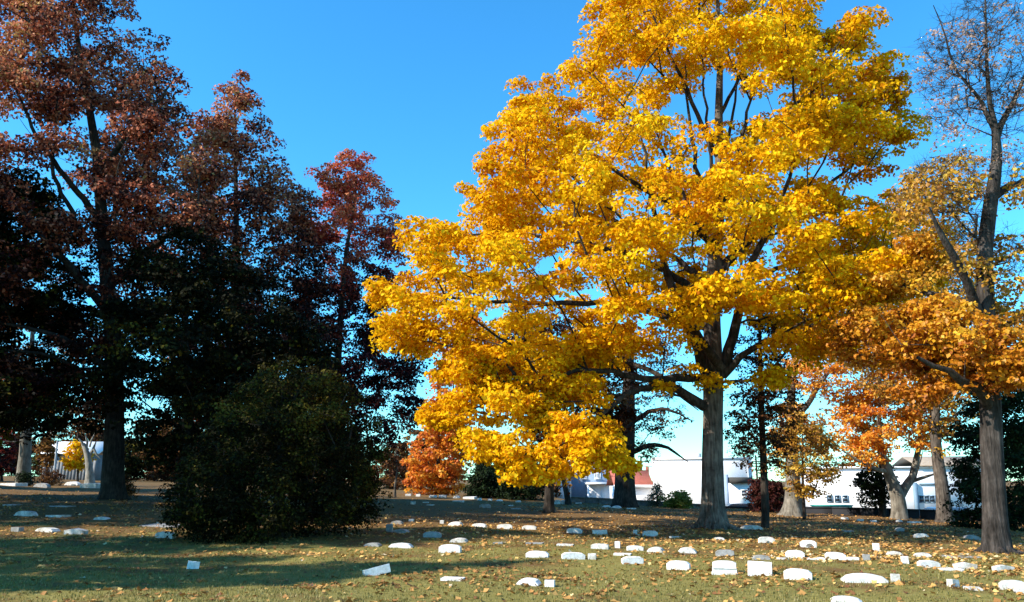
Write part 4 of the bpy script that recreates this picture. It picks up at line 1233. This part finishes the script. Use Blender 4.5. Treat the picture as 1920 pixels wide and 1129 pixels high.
# white flat-roofed building
Y = 80.0
x0, x1 = xs_at(1226, 900, Y), xs_at(1408, 900, Y)
r = empty('white_building', ((x0 + x1) / 2, Y, float(terr((x0 + x1) / 2, Y))))
tag(r, 'white flat-roofed block behind the round green shrub and maple trunk', 'building')
r.rotation_euler = (0, 0, -0.22)
zt = ztop(862, Y) - r.location.z
w_ = (x1 - x0) / 2
boxpart('wall', M['white_wall'], r, -w_, w_, 0, 9, -0.6, zt)
boxpart('parapet', M['white_trim'], r, -w_ - .08, w_ + .08, -.08, 9.08, zt + .002, zt + .22)
boxpart('roof_vent', M['metal'], r, -w_ * .1, -w_ * .1 + .5, 3, 3.5, zt + .2, zt + .7)
for k in range(7):
    win(r, -w_ + 1.2 + k * 1.45, 0.55, .5, .45, 0.0, 'pale_glass')
boxpart('downpipe', M['metal'], r, w_ - .45, w_ - .33, -.15, -.03, -0.4, zt)

# long low building with the red roof
Y = 84.0
x0, x1 = xs_at(1183, 900, Y), xs_at(1224, 900, Y)
r = empty('red_roofed_building', ((x0 + x1) / 2, Y, float(terr((x0 + x1) / 2, Y))))
tag(r, 'low white building with red shingled roof beside the thick oak trunk', 'building')
w_ = (x1 - x0) / 2
ze = ztop(912, Y) - r.location.z
zr = ztop(884, Y) - r.location.z
boxpart('wall', M['white_wall'], r, -w_ - 1.5, w_, 0, 6, -.6, ze)
gable('roof', M['red_roof'], r, -w_ - 1.5, w_ - .3, 0, 6, ze + .05, zr - ze, 0.3)
boxpart('fascia', M['white_trim'], r, -w_ - 1.8, w_, -.36, -.305, ze - .12, ze + .16)
boxpart('chimney', M['brick'], r, -.1, .3, 3.2, 3.7, zr - .3, zr + .85)
boxpart('chimney', M['brick'], r, 1.0, 1.3, 3.2, 3.6, zr - .3, zr + .55)

# blue-grey house with white porch
Y = 104.0
xc = xs_at(1126, 900, Y)
r = empty('blue_house', (xc, Y, float(terr(xc, Y))))
tag(r, 'blue-grey sided house with white windows and a white front porch', 'house')
zc = r.location.z
hw = 3.9
boxpart('wall', M['blue_wall'], r, -hw, hw, 0, 8, -.6, 6.4)
gable('roof', M['dark_roof'], r, -hw, hw, 0, 8, 6.42, 2.6, 0.4)
for xw in (-2.1, -0.35, 1.4):
    win(r, xw, ztop(896, Y) - zc, .62, .95, 0.0, 'pale_glass')
    win(r, xw, ztop(896, Y) - zc + 2.6, .62, 1.1, 0.0, 'pale_glass')
boxpart('corner_board', M['white_trim'], r, -hw - .05, -hw + .16, -.05, .2, -.5, 6.38)
zp = ztop(905, Y - 2.2) - zc
p_ = boxpart('porch_roof', M['white_trim'], r, -2.0, 1.35, -2.3, -.02, zp - .22, zp)
for xx in (-1.9, 1.2):
    boxpart('porch_column', M['white_trim'], r, xx, xx + .26, -2.2, -1.95, -.5, zp - .222)
boxpart('porch_wall', M['white_wall'], r, -1.55, 1.1, -1.3, -1.15, -.5, zp - .25)
d_ = boxpart('door', M['white_trim'], r, -.15, .55, -1.36, -1.302, -.4, zp - .45)
boxpart('door_handle', M['metal'], d_, .45, .50, -1.41, -1.362, .35, .42)
boxpart('step', M['kerb'], r, -1.3, .9, -2.7, -2.3, -.6, -.25)
# white wing of the house
boxpart('side_wing', M['white_wall'], r, -hw - 2.2, -hw - .06, .4, 6, -.6, ztop(890, Y) - zc)

# small grey-blue house with dark flat roof
Y = 78.0
x0, x1 = xs_at(1366, 900, Y), xs_at(1404, 900, Y)
r = empty('small_grey_house', ((x0 + x1) / 2, Y, float(terr((x0 + x1) / 2, Y))))
tag(r, 'small pale grey house with dark flat roof right behind the maple trunk', 'house')
zc = r.location.z
w_ = (x1 - x0) / 2
boxpart('wall', M['white_trim'], r, -w_, w_, 0, 5, -.6, ztop(906, Y) - zc)
boxpart('roof', M['dark_roof'], r, -w_ + .1, w_ + .3, -.3, 5.2, ztop(906, Y) - zc + .002, ztop(895, Y) - zc)
win(r, w_ - .5, ztop(930, Y) - zc, .45, .5, 0.0)
boxpart('side_panel', M['blue_wall'], r, -w_ - .25, -w_ - .003, .1, 4, -.5, ztop(890, Y) - zc)

# large white building on the far side of the street
Y = 84.0
x0, x1 = xs_at(1535, 900, Y), xs_at(1840, 900, Y)
r = empty('long_white_building', ((x0 + x1) / 2, Y, float(terr((x0 + x1) / 2, Y))))
tag(r, 'long white building across the street behind the fork-trunked tree', 'building')
r.rotation_euler = (0, 0, -0.2)
zc = r.location.z
w_ = (x1 - x0) / 2
zt = ztop(878, Y) - zc
boxpart('wall', M['white_wall'], r, -w_, w_, 0, 10, -.8, zt)
boxpart('eaves', M['white_trim'], r, -w_ - .15, w_ + .15, -.2, 10.2, zt + .002, zt + .18)
gable('roof', M['tan_roof'], r, w_ * .25, w_, 0, 10, zt + .185, 1.0, 0.4)
boxpart('column', M['bluepaint'], r, xs_at(1708, 900, Y) - r.location.x, xs_at(1715, 900, Y) - r.location.x, -.35, -.002, -.7, ztop(905, Y) - zc)
for px in (1722, 1731, 1740, 1798, 1808, 1560, 1574, 1588):
    win(r, xs_at(px, 900, Y) - r.location.x, ztop(941, Y) - zc, .42, .55, 0.0, 'glass', 'bluepaint', False)
boxpart('canopy_band', M['bluepaint'], r, xs_at(1720, 900, Y) - r.location.x, xs_at(1765, 900, Y) - r.location.x, -.12, -.003, ztop(909, Y) - zc, ztop(906, Y) - zc)

# grey boarded shed with pale roof edge, and leaning pole
Y = 86.0
xc = xs_at(130, 880, Y)
r = empty('grey_shed', (xc, Y, float(terr(xc, Y))))
tag(r, 'grey boarded shed with pale gable trim behind the small yellow tree', 'shed')
zc = r.location.z
for k in range(16):
    boxpart('board', M['grey_wall'], r, -2.8 + k * .35, -2.8 + k * .35 + .33, 0 + .012 * (k % 3), .12, -.6, ztop(852, Y) - zc)
boxpart('wall', M['grey_wall'], r, -2.75, 2.75, .13, 5, -.6, ztop(852, Y) - zc - .01)
gable('roof', M['white_trim'], r, -2.8, 2.8, 0, 5, ztop(852, Y) - zc + .01, 1.3, 0.3)
Y = 68.0
a = Acc()
q = np.array([P(102, 893, Y), P(104, 865, Y), P(108, 826, Y)])
b_ = at(102, Y)
q = np.vstack([[b_[0] - .1, Y, b_[2] - .2], q])
r = empty('leaning_pole', b_)
tag(r, 'thin leaning grey metal pole between the grey trunk and the yellow tree', 'pole')
a.tube(q - np.array(b_), [.09, .09, .08, .07], 8)
add('shaft', a.mesh('shaft', M['metal'], True), r)
boxpart('base_plate', M['metal'], r, -.35, .15, -.22, .22, -.03, .03)


# low walls along the street
def long_wall(name, label, pts, th, mat, cap, step=0.9):
    """courses of separate blocks: pts = [(px, Y, py_top)]"""
    b = at(pts[0][0], pts[0][1])
    r = empty(name, b)
    tag(r, label, 'wall')
    c = np.array([[*P(px, pt, Yw)] for px, Yw, pt in pts])
    cc = resample(np.c_[c, np.zeros(len(c))], step)[:, :3]
    rng = np.random.default_rng(len(pts) * 7 + 3)
    for p, q in zip(cc[:-1], cc[1:]):
        d = (q - p) / np.linalg.norm((q - p)[:2])
        nrm = np.array([-d[1], d[0], 0])
        g = 0.012
        lo0 = float(terr(p[0], p[1])) - .25
        lo1 = float(terr(q[0], q[1])) - .25
        A_, B_ = p + d * g, q - d * g
        o1, o2 = -nrm * (th / 2 + rng.uniform(0, .02)), nrm * th / 2
        a = Acc()
        v = []
        for base, lo in ((A_, lo0), (B_, lo1)):
            for off in (o1, o2):
                v += [(base[0] + off[0], base[1] + off[1], lo), (base[0] + off[0], base[1] + off[1], base[2] - .08)]
        v = np.array(v) - np.array(b)
        a.put(v, [(0, 4, 5, 1), (2, 3, 7, 6), (1, 5, 7, 3), (0, 1, 3, 2), (4, 6, 7, 5)])
        add('wall_section', a.mesh('wall_section', mat), r)
        a = Acc()
        v = []
        for base in (A_, B_):
            for off in (o1 * 1.15, o2 * 1.15):
                v += [(base[0] + off[0], base[1] + off[1], base[2] - .078), (base[0] + off[0], base[1] + off[1], base[2])]
        a.put(np.array(v) - np.array(b), [(0, 4, 5, 1), (2, 3, 7, 6), (1, 5, 7, 3), (0, 1, 3, 2), (4, 6, 7, 5), (0, 2, 6, 4)])
        add('coping', a.mesh('coping', cap), r)
    return r


long_wall('stone_wall', 'low dark stone wall before the blue-grey house and thick oak', [(1070, 56.5, 931), (1160, 56.5, 935), (1250, 56.5, 941), (1330, 56.5, 946)], .4, M['wall_stone'], M['wall_stone'])
long_wall('street_wall', 'long dark street wall behind the fork-trunked tree', [(1345, 56.5, 949), (1500, 52.0, 950), (1600, 50.0, 951), (1700, 48.6, 954), (1800, 47.5, 958), (1960, 46.5, 962)], .4, M['asphalt_wall'], M['asphalt_wall'], 1.5)


def car(name, label, px, Y, mat, rz, suv):
    b = at(px, Y)
    b[2] += 0.02
    r = empty(name, b)
    r.rotation_euler = (0, 0, rz)
    tag(r, label, 'car')
    L, Wd = 4.4, 1.8
    hh = 1.72 if suv else 1.45
    # body profile, side view
    low = [(-2.2, .30), (-2.2, .72), (-2.1, .92), (-1.35, 1.0), (2.0, 1.0), (2.18, .85), (2.2, .30)]
    cab = [(-1.3, .99), (-.75, hh - .04), (-.5, hh), (1.5, hh), (1.85 if suv else 1.6, hh - .06), (2.05, .99)]

    def prism(pts, w, taper=0.0):
        n = len(pts)
        v = []
        for s in (-1, 1):
            for x, z in pts:
                t = 1 - taper * max(0, (z - 1.0)) / max(.01, hh - 1.0)
                v.append((x, s * w / 2 * t, z))
        quads = [(i, (i + 1) % n, n + (i + 1) % n, n + i) for i in range(n)]
        me = bpy.data.meshes.new(name)
        me.from_pydata([tuple(map(float, q)) for q in v], [], quads + [tuple(range(n))[::-1], tuple(range(n, 2 * n))])
        return me
    me = prism(low, Wd); me.materials.append(mat)
    body = add('body', me, r)
    bv = body.modifiers.new('bevel', 'BEVEL'); bv.width = .06; bv.segments = 2
    me = prism(cab, Wd - .1, .16); me.materials.append(mat)
    cabin = add('cabin', me, r)
    bv = cabin.modifiers.new('bevel', 'BEVEL'); bv.width = .05; bv.segments = 2
    for s in (-1, 1):
        for xa, xb in ((-.85, .15), (.25, 1.05), (1.15, 1.6)):
            z0, z1 = 1.06, hh - .16
            y0, y1 = s * (Wd - .1) / 2 * (1 - .16 * .06 / (hh - 1)) + s * .012, s * (Wd - .1) / 2 * (1 - .16 * (hh - 1.16) / (hh - 1)) + s * .012
            v = [(xa - (.1 if xa < 0 else 0), y0, z0), (xb, y0, z0), (xb, y1, z1), (xa + (.25 if xa < 0 else 0), y1, z1)]
            add('side_window', raw_mesh('side_window', np.array(v), np.array([(0, 1, 2, 3)]), M['glass']), r)
    v = [(-1.27, -.78, 1.06), (-1.27, .78, 1.06), (-.83, .68, hh - .1), (-.83, -.68, hh - .1)]
    add('windscreen', raw_mesh('windscreen', np.array(v) + np.array([-.02, 0, .02]), np.array([(0, 1, 2, 3)]), M['glass']), r)
    for sx in (-1.4, 1.4):
        for s in (-1, 1):
            a = Acc()
            a.tube([(sx, s * .72, .33), (sx, s * .74, .33), (sx, s * .92, .33), (sx, s * .93, .33)], [.02, .33, .33, .2], 16)
            wh = add('wheel', a.mesh('wheel', M['tyre']), r)
            a = Acc()
            a.tube([(sx, s * .925, .33), (sx, s * .94, .33), (sx, s * .945, .33)], [.2, .19, .01], 12)
            add('rim', a.mesh('rim', M['rim']), wh)
    for s in (-1, 1):
        boxpart('headlight', M['lamp_glass'], r, -2.23, -2.15, s * .62 - .17, s * .62 + .17, .66, .82)
    return r


car('blue_car', 'dark blue boxy car parked beyond the dark street wall', 1768, 64.5, M['carblue'], 0.0, True)
car('black_car', 'black car parked beyond the wall behind the maple trunk', 1386, 64.5, M['cardark'], 0.0, False)

# teal container and utility wires
Y = 70.0
b_ = at(1562, Y)
r = empty('teal_skip', b_)
tag(r, 'teal metal container beyond the dark street wall', 'container')
zt = ztop(949, Y) - b_[2]
boxpart('bin', M['teal'], r, -1.5, 1.5, -.6, .6, .1, zt)
boxpart('rim', M['teal'], r, -1.58, 1.58, -.68, .68, zt + .002, zt + .1)
for xx in (-1.3, -.45, .45, 1.3):
    boxpart('rib', M['teal'], r, xx - .05, xx + .05, -.66, -.602, .1, zt)
for xx in (-1.2, 1.0):
    boxpart('skid', M['teal'], r, xx, xx + .2, -.5, .5, -.02, .098)
pa, pb = at(1205, 98.0), at(1424, 98.0)
for b_, lb in ((pa, 'wooden utility pole behind the red-roofed building'), (pb, 'wooden utility pole behind the small grey house')):
    r = empty('utility_pole', b_)
    tag(r, lb, 'pole', 'utility poles along the far street')
    a = Acc()
    zt = ztop(868, 98.0) - b_[2]
    a.tube([(0, 0, -.3), (0, 0, zt * .5), (0, 0, zt + .8)], [.13, .12, .1], 8)
    add('mast', a.mesh('mast', M['darkbark']), r)
    boxpart('crossarm', M['darkbark'], r, -.9, .9, -.14, -.10, zt + .1, zt + .22)
for dz in (0.2, -.35):
    a = Acc()
    q = [(pa[0] - 6, 98, ztop(868, 98.) + dz)] + [(x, 98, ztop(868, 98.) + dz - .35 * math.sin(math.pi * k / 8)) for k, x in enumerate(np.linspace(pa[0], pb[0], 9))] + [(pb[0] + 12, 98, ztop(868, 98.) + dz - .2)]
    a.tube(np.array(q), np.full(len(q), .022), 4)
    o = add('overhead_wire', a.mesh('overhead_wire', M['wire']))
    tag(o, 'upper thin overhead wire strung between the far utility poles' if dz > 0 else 'lower thin overhead wire strung between the far utility poles', 'wire')

# ------------------------------------------------------------------ grave markers
def marker_mesh(kind, w, h, d, rng):
    """local: x across, y back, z up from the ground; sunk a little"""
    sink = 0.08
    n = 9
    if kind == 'round':          # segmental top
        rise = h * rng.uniform(0.28, 0.42)
        xs = np.linspace(-w / 2, w / 2, n)
        top = h - rise + rise * np.sqrt(np.maximum(0, 1 - (xs / (w / 2)) ** 2)) ** 0.8
    elif kind == 'gable':
        xs = np.linspace(-w / 2, w / 2, n)
        top = h - h * 0.32 * np.abs(xs / (w / 2))
    elif kind == 'low':          # sunk, only the crest shows
        xs = np.linspace(-w / 2, w / 2, n)
        top = h * (0.25 + 0.75 * np.sqrt(np.maximum(0, 1 - (xs / (w / 2)) ** 2)))
    elif kind == 'tier':         # slab on a step
        xs = np.linspace(-w / 2, w / 2, n)
        top = np.where(np.abs(xs) > w * 0.46, h * 0.45, h - h * .12 * (xs / (w / 2)) ** 2)
    else:                        # block / post / flush
        xs = np.linspace(-w / 2, w / 2, n)
        top = np.full(n, h)
    top = top + rng.normal(0, 0.012 * h, n)
    c = 0.08 if kind != 'flush' else 0.03
    # rings: front outline (slightly inset at the edge), front, back
    fr = []
    for y, ins in ((-d / 2, c), (-d / 2 + c * d, 0), (d / 2 - c * d, 0), (d / 2, c)):
        k = 1 - ins * 0.5
        ring = [(-w / 2 * k, y, -sink)] + [(x * k, y, z - ins * 0.25 * h) for x, z in zip(xs, top)] + [(w / 2 * k, y, -sink)]
        fr.append(ring)
    m = len(fr[0])
    v = [p for ring in fr for p in ring]
    f = []
    for r_ in range(3):
        for i in range(m - 1):
            f.append((r_ * m + i, r_ * m + i + 1, (r_ + 1) * m + i + 1, (r_ + 1) * m + i))
    f.append(tuple(range(m))[::-1])
    f.append(tuple(range(3 * m, 4 * m)))
    me = bpy.data.meshes.new('grave_marker')
    me.from_pydata([tuple(map(float, q)) for q in v], [], f)
    me.update()
    import bmesh
    bm = bmesh.new(); bm.from_mesh(me)
    bmesh.ops.recalc_face_normals(bm, faces=bm.faces)
    bm.to_mesh(me); bm.free()
    return me


ROW = {
    'front': ('broad white round-topped marker in the row standing on the open sunlit lawn', 'white markers in the open lawn row'),
    'mid': ('white round-topped marker in the row along the edge of the maple shade', 'white markers along the maple shade'),
    'gold': ('small white rounded marker in the row on the golden leaf carpet', 'white markers on the golden leaf carpet'),
    'leafy': ('mottled white marker half buried in fallen leaves by the maple roots', 'mottled markers near the maple roots'),
    'flush': ('flat white stone lying flush in the sunlit grass beside an upright marker', 'flush white stones in the sunlit grass'),
    'dim': ('pale stone lying low in the shaded grass', 'low pale stones in the shade'),
    'post': ('slim white post marker standing upright among fallen leaves', 'slim white post markers'),
    'left': ('pale low marker in the dappled grass beside the yew shrub', 'pale markers beside the yew shrub'),
    'far': ('tiny white marker in the row at the far edge of the lawn', 'tiny white markers at the far lawn edge'),
    'farr': ('tiny white marker on the brown leaves before the street wall', 'tiny white markers before the street wall'),
}
# x0, x1, y_top, y_bottom, shape, row or own label, material
S = [
    (824, 863, 1020, 1037, 'round', 'bluish white marker with a tall plain face standing in the shrub shadow', 'w'),
    (730, 771, 1018, 1028, 'low', 'bluish arched marker sunk in the shrub shadow', 'w'),
    (683, 712, 1018, 1025, 'low', 'dim sunken marker touching the edge of the yew shrub', 'g'),
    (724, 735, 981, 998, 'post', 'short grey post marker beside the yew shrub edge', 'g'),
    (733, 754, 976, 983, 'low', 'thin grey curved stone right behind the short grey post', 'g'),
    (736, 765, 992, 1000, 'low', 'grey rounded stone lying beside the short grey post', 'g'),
    (767, 775, 973, 978, 'block', 'far', 'w'), (825, 832, 975, 982, 'block', 'far', 'w'),
    (841, 866, 978, 986, 'low', 'gold', 'w'), (886, 911, 981, 989, 'round', 'gold', 'w'), (933, 960, 982, 992, 'round', 'gold', 'w'), (980, 1005, 985, 993, 'round', 'gold', 'w'),
    (1064, 1091, 989, 1000, 'round', 'gold', 'w'), (1113, 1139, 993, 1003, 'block', 'gold', 'w'),
    (794, 826, 996, 1008, 'round', 'weathered grey-tan block marker on the leaf carpet', 'g'),
    (845, 876, 1009, 1018, 'low', 'low cream stone just behind the tall-faced bluish marker', 'm'),
    (925, 942, 1015, 1020, 'flush', 'dim', 'g'), (988, 1018, 1016, 1021, 'flush', 'dim', 'g'),
    (680, 725, 1066, 1079, 'tilt', 'flat white slab tilted up out of the lawn at the shadow edge', 'w'),
    (829, 867, 1081, 1090, 'flush', 'flat white stone flush in the bare brown patch', 'w'),
    (971, 1012, 1086, 1099, 'low', 'long low white marker beside a small white cube in the brown patch', 'w'),
    (1023, 1040, 1088, 1102, 'block', 'small white cube marker beside the long low white marker', 'w'),
    (1188, 1195, 993, 1002, 'block', 'post', 'w'), (1206, 1233, 994, 1006, 'round', 'leafy', 'm'), (1258, 1278, 1004, 1009, 'flush', 'leafy', 'm'),
    (1046, 1075, 1019, 1024, 'flush', 'dim', 'm'), (1110, 1141, 1019, 1030, 'round', 'leafy', 'm'), (1154, 1163, 1014, 1028, 'block', 'post', 'w'),
    (1177, 1206, 1023, 1033, 'round', 'mid', 'w'), (1217, 1246, 1026, 1036, 'low', 'leafy', 'm'), (1275, 1307, 1027, 1038, 'low', 'leafy', 'm'),
    (988, 1028, 1033, 1046, 'round', 'bluish white round-topped marker just inside the shadow edge', 'w'),
    (1055, 1096, 1035, 1049, 'round', 'white round-topped marker beside the small square pitted block', 'w'),
    (1104, 1118, 1038, 1050, 'block', 'small square white block with pitted face', 'm'),
    (1154, 1184, 1036, 1042, 'flush', 'flush', 'w'),
    (1168, 1206, 1043, 1058, 'round', 'front', 'w'), (1254, 1294, 1051, 1069, 'round', 'front', 'w'), (1340, 1382, 1054, 1078, 'tier', 'large two-tiered white marker on the open lawn', 'w'),
    (1410, 1451, 1054, 1080, 'block', 'large square white marker with rough top on the open lawn', 'w'), (1476, 1523, 1066, 1087, 'round', 'front', 'w'),
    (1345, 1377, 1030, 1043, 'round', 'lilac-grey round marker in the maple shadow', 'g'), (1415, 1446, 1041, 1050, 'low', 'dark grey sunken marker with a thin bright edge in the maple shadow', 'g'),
    (1425, 1453, 1006, 1018, 'round', 'leafy', 'm'), (1393, 1430, 984, 993, 'low', 'pale mossy stone between the maple trunk and the slim dark oak', 'm'),
    (1504, 1532, 1012, 1027, 'arch', 'white arch-shaped marker with a dark opening', 'w'),
    (1477, 1509, 1031, 1047, 'round', 'mid', 'w'), (1463, 1479, 1045, 1050, 'flush', 'flush', 'w'), (1518, 1550, 1045, 1051, 'flush', 'flush', 'w'),
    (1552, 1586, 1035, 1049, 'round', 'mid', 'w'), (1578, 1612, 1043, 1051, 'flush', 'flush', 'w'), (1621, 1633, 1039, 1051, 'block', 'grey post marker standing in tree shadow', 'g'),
    (1592, 1665, 1077, 1094, 'low', 'very long low white stone lying in the lawn beside a small post', 'w'),
    (1568, 1620, 1122, 1132, 'low', 'white marker crest closest to the lawn front edge', 'w'),
    (1340, 1360, 1007, 1013, 'low', 'leafy', 'm'),
    (1640, 1650, 1018, 1034, 'block', 'post', 'w'), (1694, 1705, 1043, 1058, 'block', 'post', 'w'), (1675, 1689, 1076, 1092, 'block', 'small white post beside the very long low stone', 'm'),
    (1668, 1695, 1034, 1042, 'low', 'leafy', 'm'), (1720, 1750, 1037, 1045, 'low', 'leafy', 'm'),
    (1727, 1763, 1051, 1064, 'round', 'mid', 'w'), (1771, 1808, 1064, 1072, 'flush', 'flush', 'w'), (1795, 1832, 1054, 1068, 'gable', 'white marker with a grey mottled lower face', 'm'),
    (1868, 1903, 1059, 1072, 'gable', 'white peaked marker deep in leaves before the tall grey trunk', 'm'),
    (1783, 1799, 1086, 1101, 'tiltblock', 'small tilted white cube marker on the lawn', 'm'),
    (1818, 1845, 1100, 1107, 'flush', 'broken white chips of stone flat in the lawn', 'm'),
    (1884, 1926, 1088, 1108, 'round', 'white marker with a grey stained face at the leaf drift', 'm'), (1909, 1930, 1102, 1113, 'low', 'small white stone leaning at the stained marker foot', 'w'),
    (1719, 1742, 1000, 1007, 'low', 'single bright white stone on the mossy mound', 'w'), (1682, 1698, 989, 996, 'low', 'small grey stone in the shade behind the mossy mound', 'g'),
    (1585, 1603, 993, 998, 'flush', 'dim', 'g'), (1813, 1840, 1003, 1013, 'low', 'mottled grey stone beside the tall grey trunk', 'g'),
    (1780, 1842, 1042, 1047, 'flush', 'long grey kerb stone flush before the tall grey trunk', 'g'),
    (1580, 1592, 970, 974, 'block', 'farr', 'w'), (1610, 1620, 973, 977, 'block', 'farr', 'w'), (1635, 1645, 975, 979, 'block', 'farr', 'w'), (1682, 1693, 974, 979, 'low', 'farr', 'w'), (1709, 1727, 976, 981, 'flush', 'farr', 'w'),
    (25, 62, 957, 968, 'low', 'left', 'm'), (86, 118, 963, 970, 'flush', 'left', 'm'), (175, 200, 969, 975, 'low', 'left', 'm'), (5, 30, 944, 949, 'flush', 'dim', 'g'), (93, 127, 947, 951, 'flush', 'dim', 'g'),
    (20, 36, 988, 997, 'block', 'small broken speckled stone in the dappled grass', 'g'), (64, 104, 989, 998, 'low', 'left', 'm'), (119, 158, 990, 1002, 'gable', 'left', 'm'),
    (290, 325, 996, 1010, 'round', 'squat pale block marker beside the yew shrub', 'm'), (262, 337, 982, 989, 'flush', 'long grey slab lying flat near the yew shrub', 'g'),
    (348, 368, 1052, 1067, 'tiltblock', 'single small bluish cube marker alone in the shadow band', 'w'),
    (805, 818, 928, 933, 'block', 'far', 'w'), (823, 836, 928, 933, 'block', 'far', 'w'), (850, 862, 929, 934, 'low', 'far', 'w'), (870, 892, 931, 936, 'block', 'far', 'w'), (915, 922, 935, 939, 'block', 'far', 'w'),
    (931, 942, 936, 940, 'low', 'far', 'w'), (967, 977, 938, 942, 'low', 'far', 'w'), (780, 788, 926, 931, 'block', 'far', 'w'), (760, 770, 926, 930, 'block', 'far', 'w'), (895, 903, 933, 938, 'low', 'far', 'w'),
    (900, 919, 944, 953, 'round', 'solitary grey block marker in the deep shade behind the leaf carpet', 'g'), (850, 868, 937, 941, 'flush', 'dim', 'm'), (793, 803, 940, 943, 'flush', 'dim', 'm'), (800, 812, 945, 948, 'flush', 'dim', 'm'),
    (770, 778, 940, 946, 'block', 'dim', 'm'), (954, 962, 946, 949, 'flush', 'dim', 'm'), (960, 975, 952, 955, 'flush', 'dim', 'g'),
    (1040, 1052, 936, 946, 'low', 'rough pale boulder beside the dark oak trunk', 'm'), (1054, 1068, 937, 946, 'block', 'rough pale block near the leaning dark trunk', 'm'),
    (1080, 1090, 941, 945, 'flush', 'far', 'w'), (1130, 1146, 947, 952, 'low', 'far', 'w'), (1148, 1165, 948, 953, 'low', 'far', 'w'), (1178, 1192, 951, 955, 'flush', 'far', 'w'),
    (0, 34, 903, 912, 'flush', 'bright flat ledge of white stone beside the small clipped shrub', 'w'), (118, 150, 899, 907, 'low', 'long pale stone ledge before the small yellow tree', 'w'), (150, 182, 911, 921, 'block', 'pale stone curb below the bleached dead stump', 'm'),
    (60, 92, 909, 918, 'low', 'rough brown boulder beside the low dead-brown shrub', 'g'),
]
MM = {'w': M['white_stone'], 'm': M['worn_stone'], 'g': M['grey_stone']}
rng = np.random.default_rng(77)
for x0, x1, yt, yb, kind, lab, mt in S:
    g = G((x0 + x1) / 2, yb)
    if yb < 925:
        g = at((x0 + x1) / 2, 53.0 if yb > 910 else 57.0)
    m = mpp(g[1])
    w = (x1 - x0) * m
    h = max(0.03, (yb - yt) * m * 0.80)
    rz = rng.normal(-0.2, 0.10)
    lean = rng.normal(0, 0.03)
    if kind == 'flush':
        d = max(0.3, min(w, h / 0.1)) * 0.8
        h = max(0.03, h - d * 0.5 * 1.6 / g[1]) * 0.7
    elif kind in ('block', 'post', 'tiltblock'):
        d = w * 0.8
        kk = 'block'
    elif kind == 'low':
        d = min(w * .6, .32)
    else:
        d = min(max(w * .35, .12), .22)
    kk = {'post': 'block', 'tiltblock': 'block', 'tilt': 'flush', 'arch': 'round'}.get(kind, kind)
    name = {'flush': 'flat_grave_stone', 'tilt': 'flat_grave_stone', 'post': 'grave_post', 'block': 'grave_block', 'tiltblock': 'grave_block', 'low': 'sunken_grave_marker'}.get(kind, 'grave_marker')
    if kind == 'tilt':
        d, h = .35, .07
    me = marker_mesh(kk, w, h, d, rng)
    me.materials.append(MM[mt])
    if kind == 'arch':
        r = empty(name, g + np.array([0, d / 2, 0]))
        add('slab', me, r)
        a = Acc()
        th_ = np.linspace(0, np.pi, 9)
        pts = [(w * .22 * math.cos(t_) + w * .08, h * (.12 + .42 * math.sin(t_))) for t_ in th_]
        v = [(p, -d / 2 - .012, q) for p, q in pts] + [(p, -d / 2 + .03, q) for p, q in pts]
        mo = bpy.data.meshes.new('recess_shade')
        mo.from_pydata(v, [], [tuple(range(9))] + [(i, i + 9, i + 10, i + 1) for i in range(8)])
        mo.materials.append(M['wall_stone'])  # dark raised face stands in for the shade within an opening
        add('recess_shade', mo, r)
        o = r
    elif kind == 'tier':
        r = empty(name, g + np.array([0, d / 2, 0]))
        add('slab', me, r)
        cap = marker_mesh('low', w * .96, h * .22, d * 1.2, rng)
        cap.materials.append(MM['w'])
        add('cap', cap, r).location = (0, 0, h * .92)
        bs = marker_mesh('block', w * 1.08, h * .14, d * 1.4, rng)
        bs.materials.append(MM['m'])
        add('base', bs, r)
        o = r
    else:
        o = add(name, me, None, g + np.array([0, d / 2, 0]))
    o.rotation_euler = (lean, rng.normal(0, 0.02), rz)
    if kind == 'tilt':
        o.rotation_euler = (-.12, -.22, .3)
        o.location.z += .06
    if kind == 'tiltblock':
        o.rotation_euler = (-.1, .14, .35)
    if lab in ROW:
        tag(o, ROW[lab][0], 'grave marker', ROW[lab][1])
    else:
        tag(o, lab, 'grave marker')
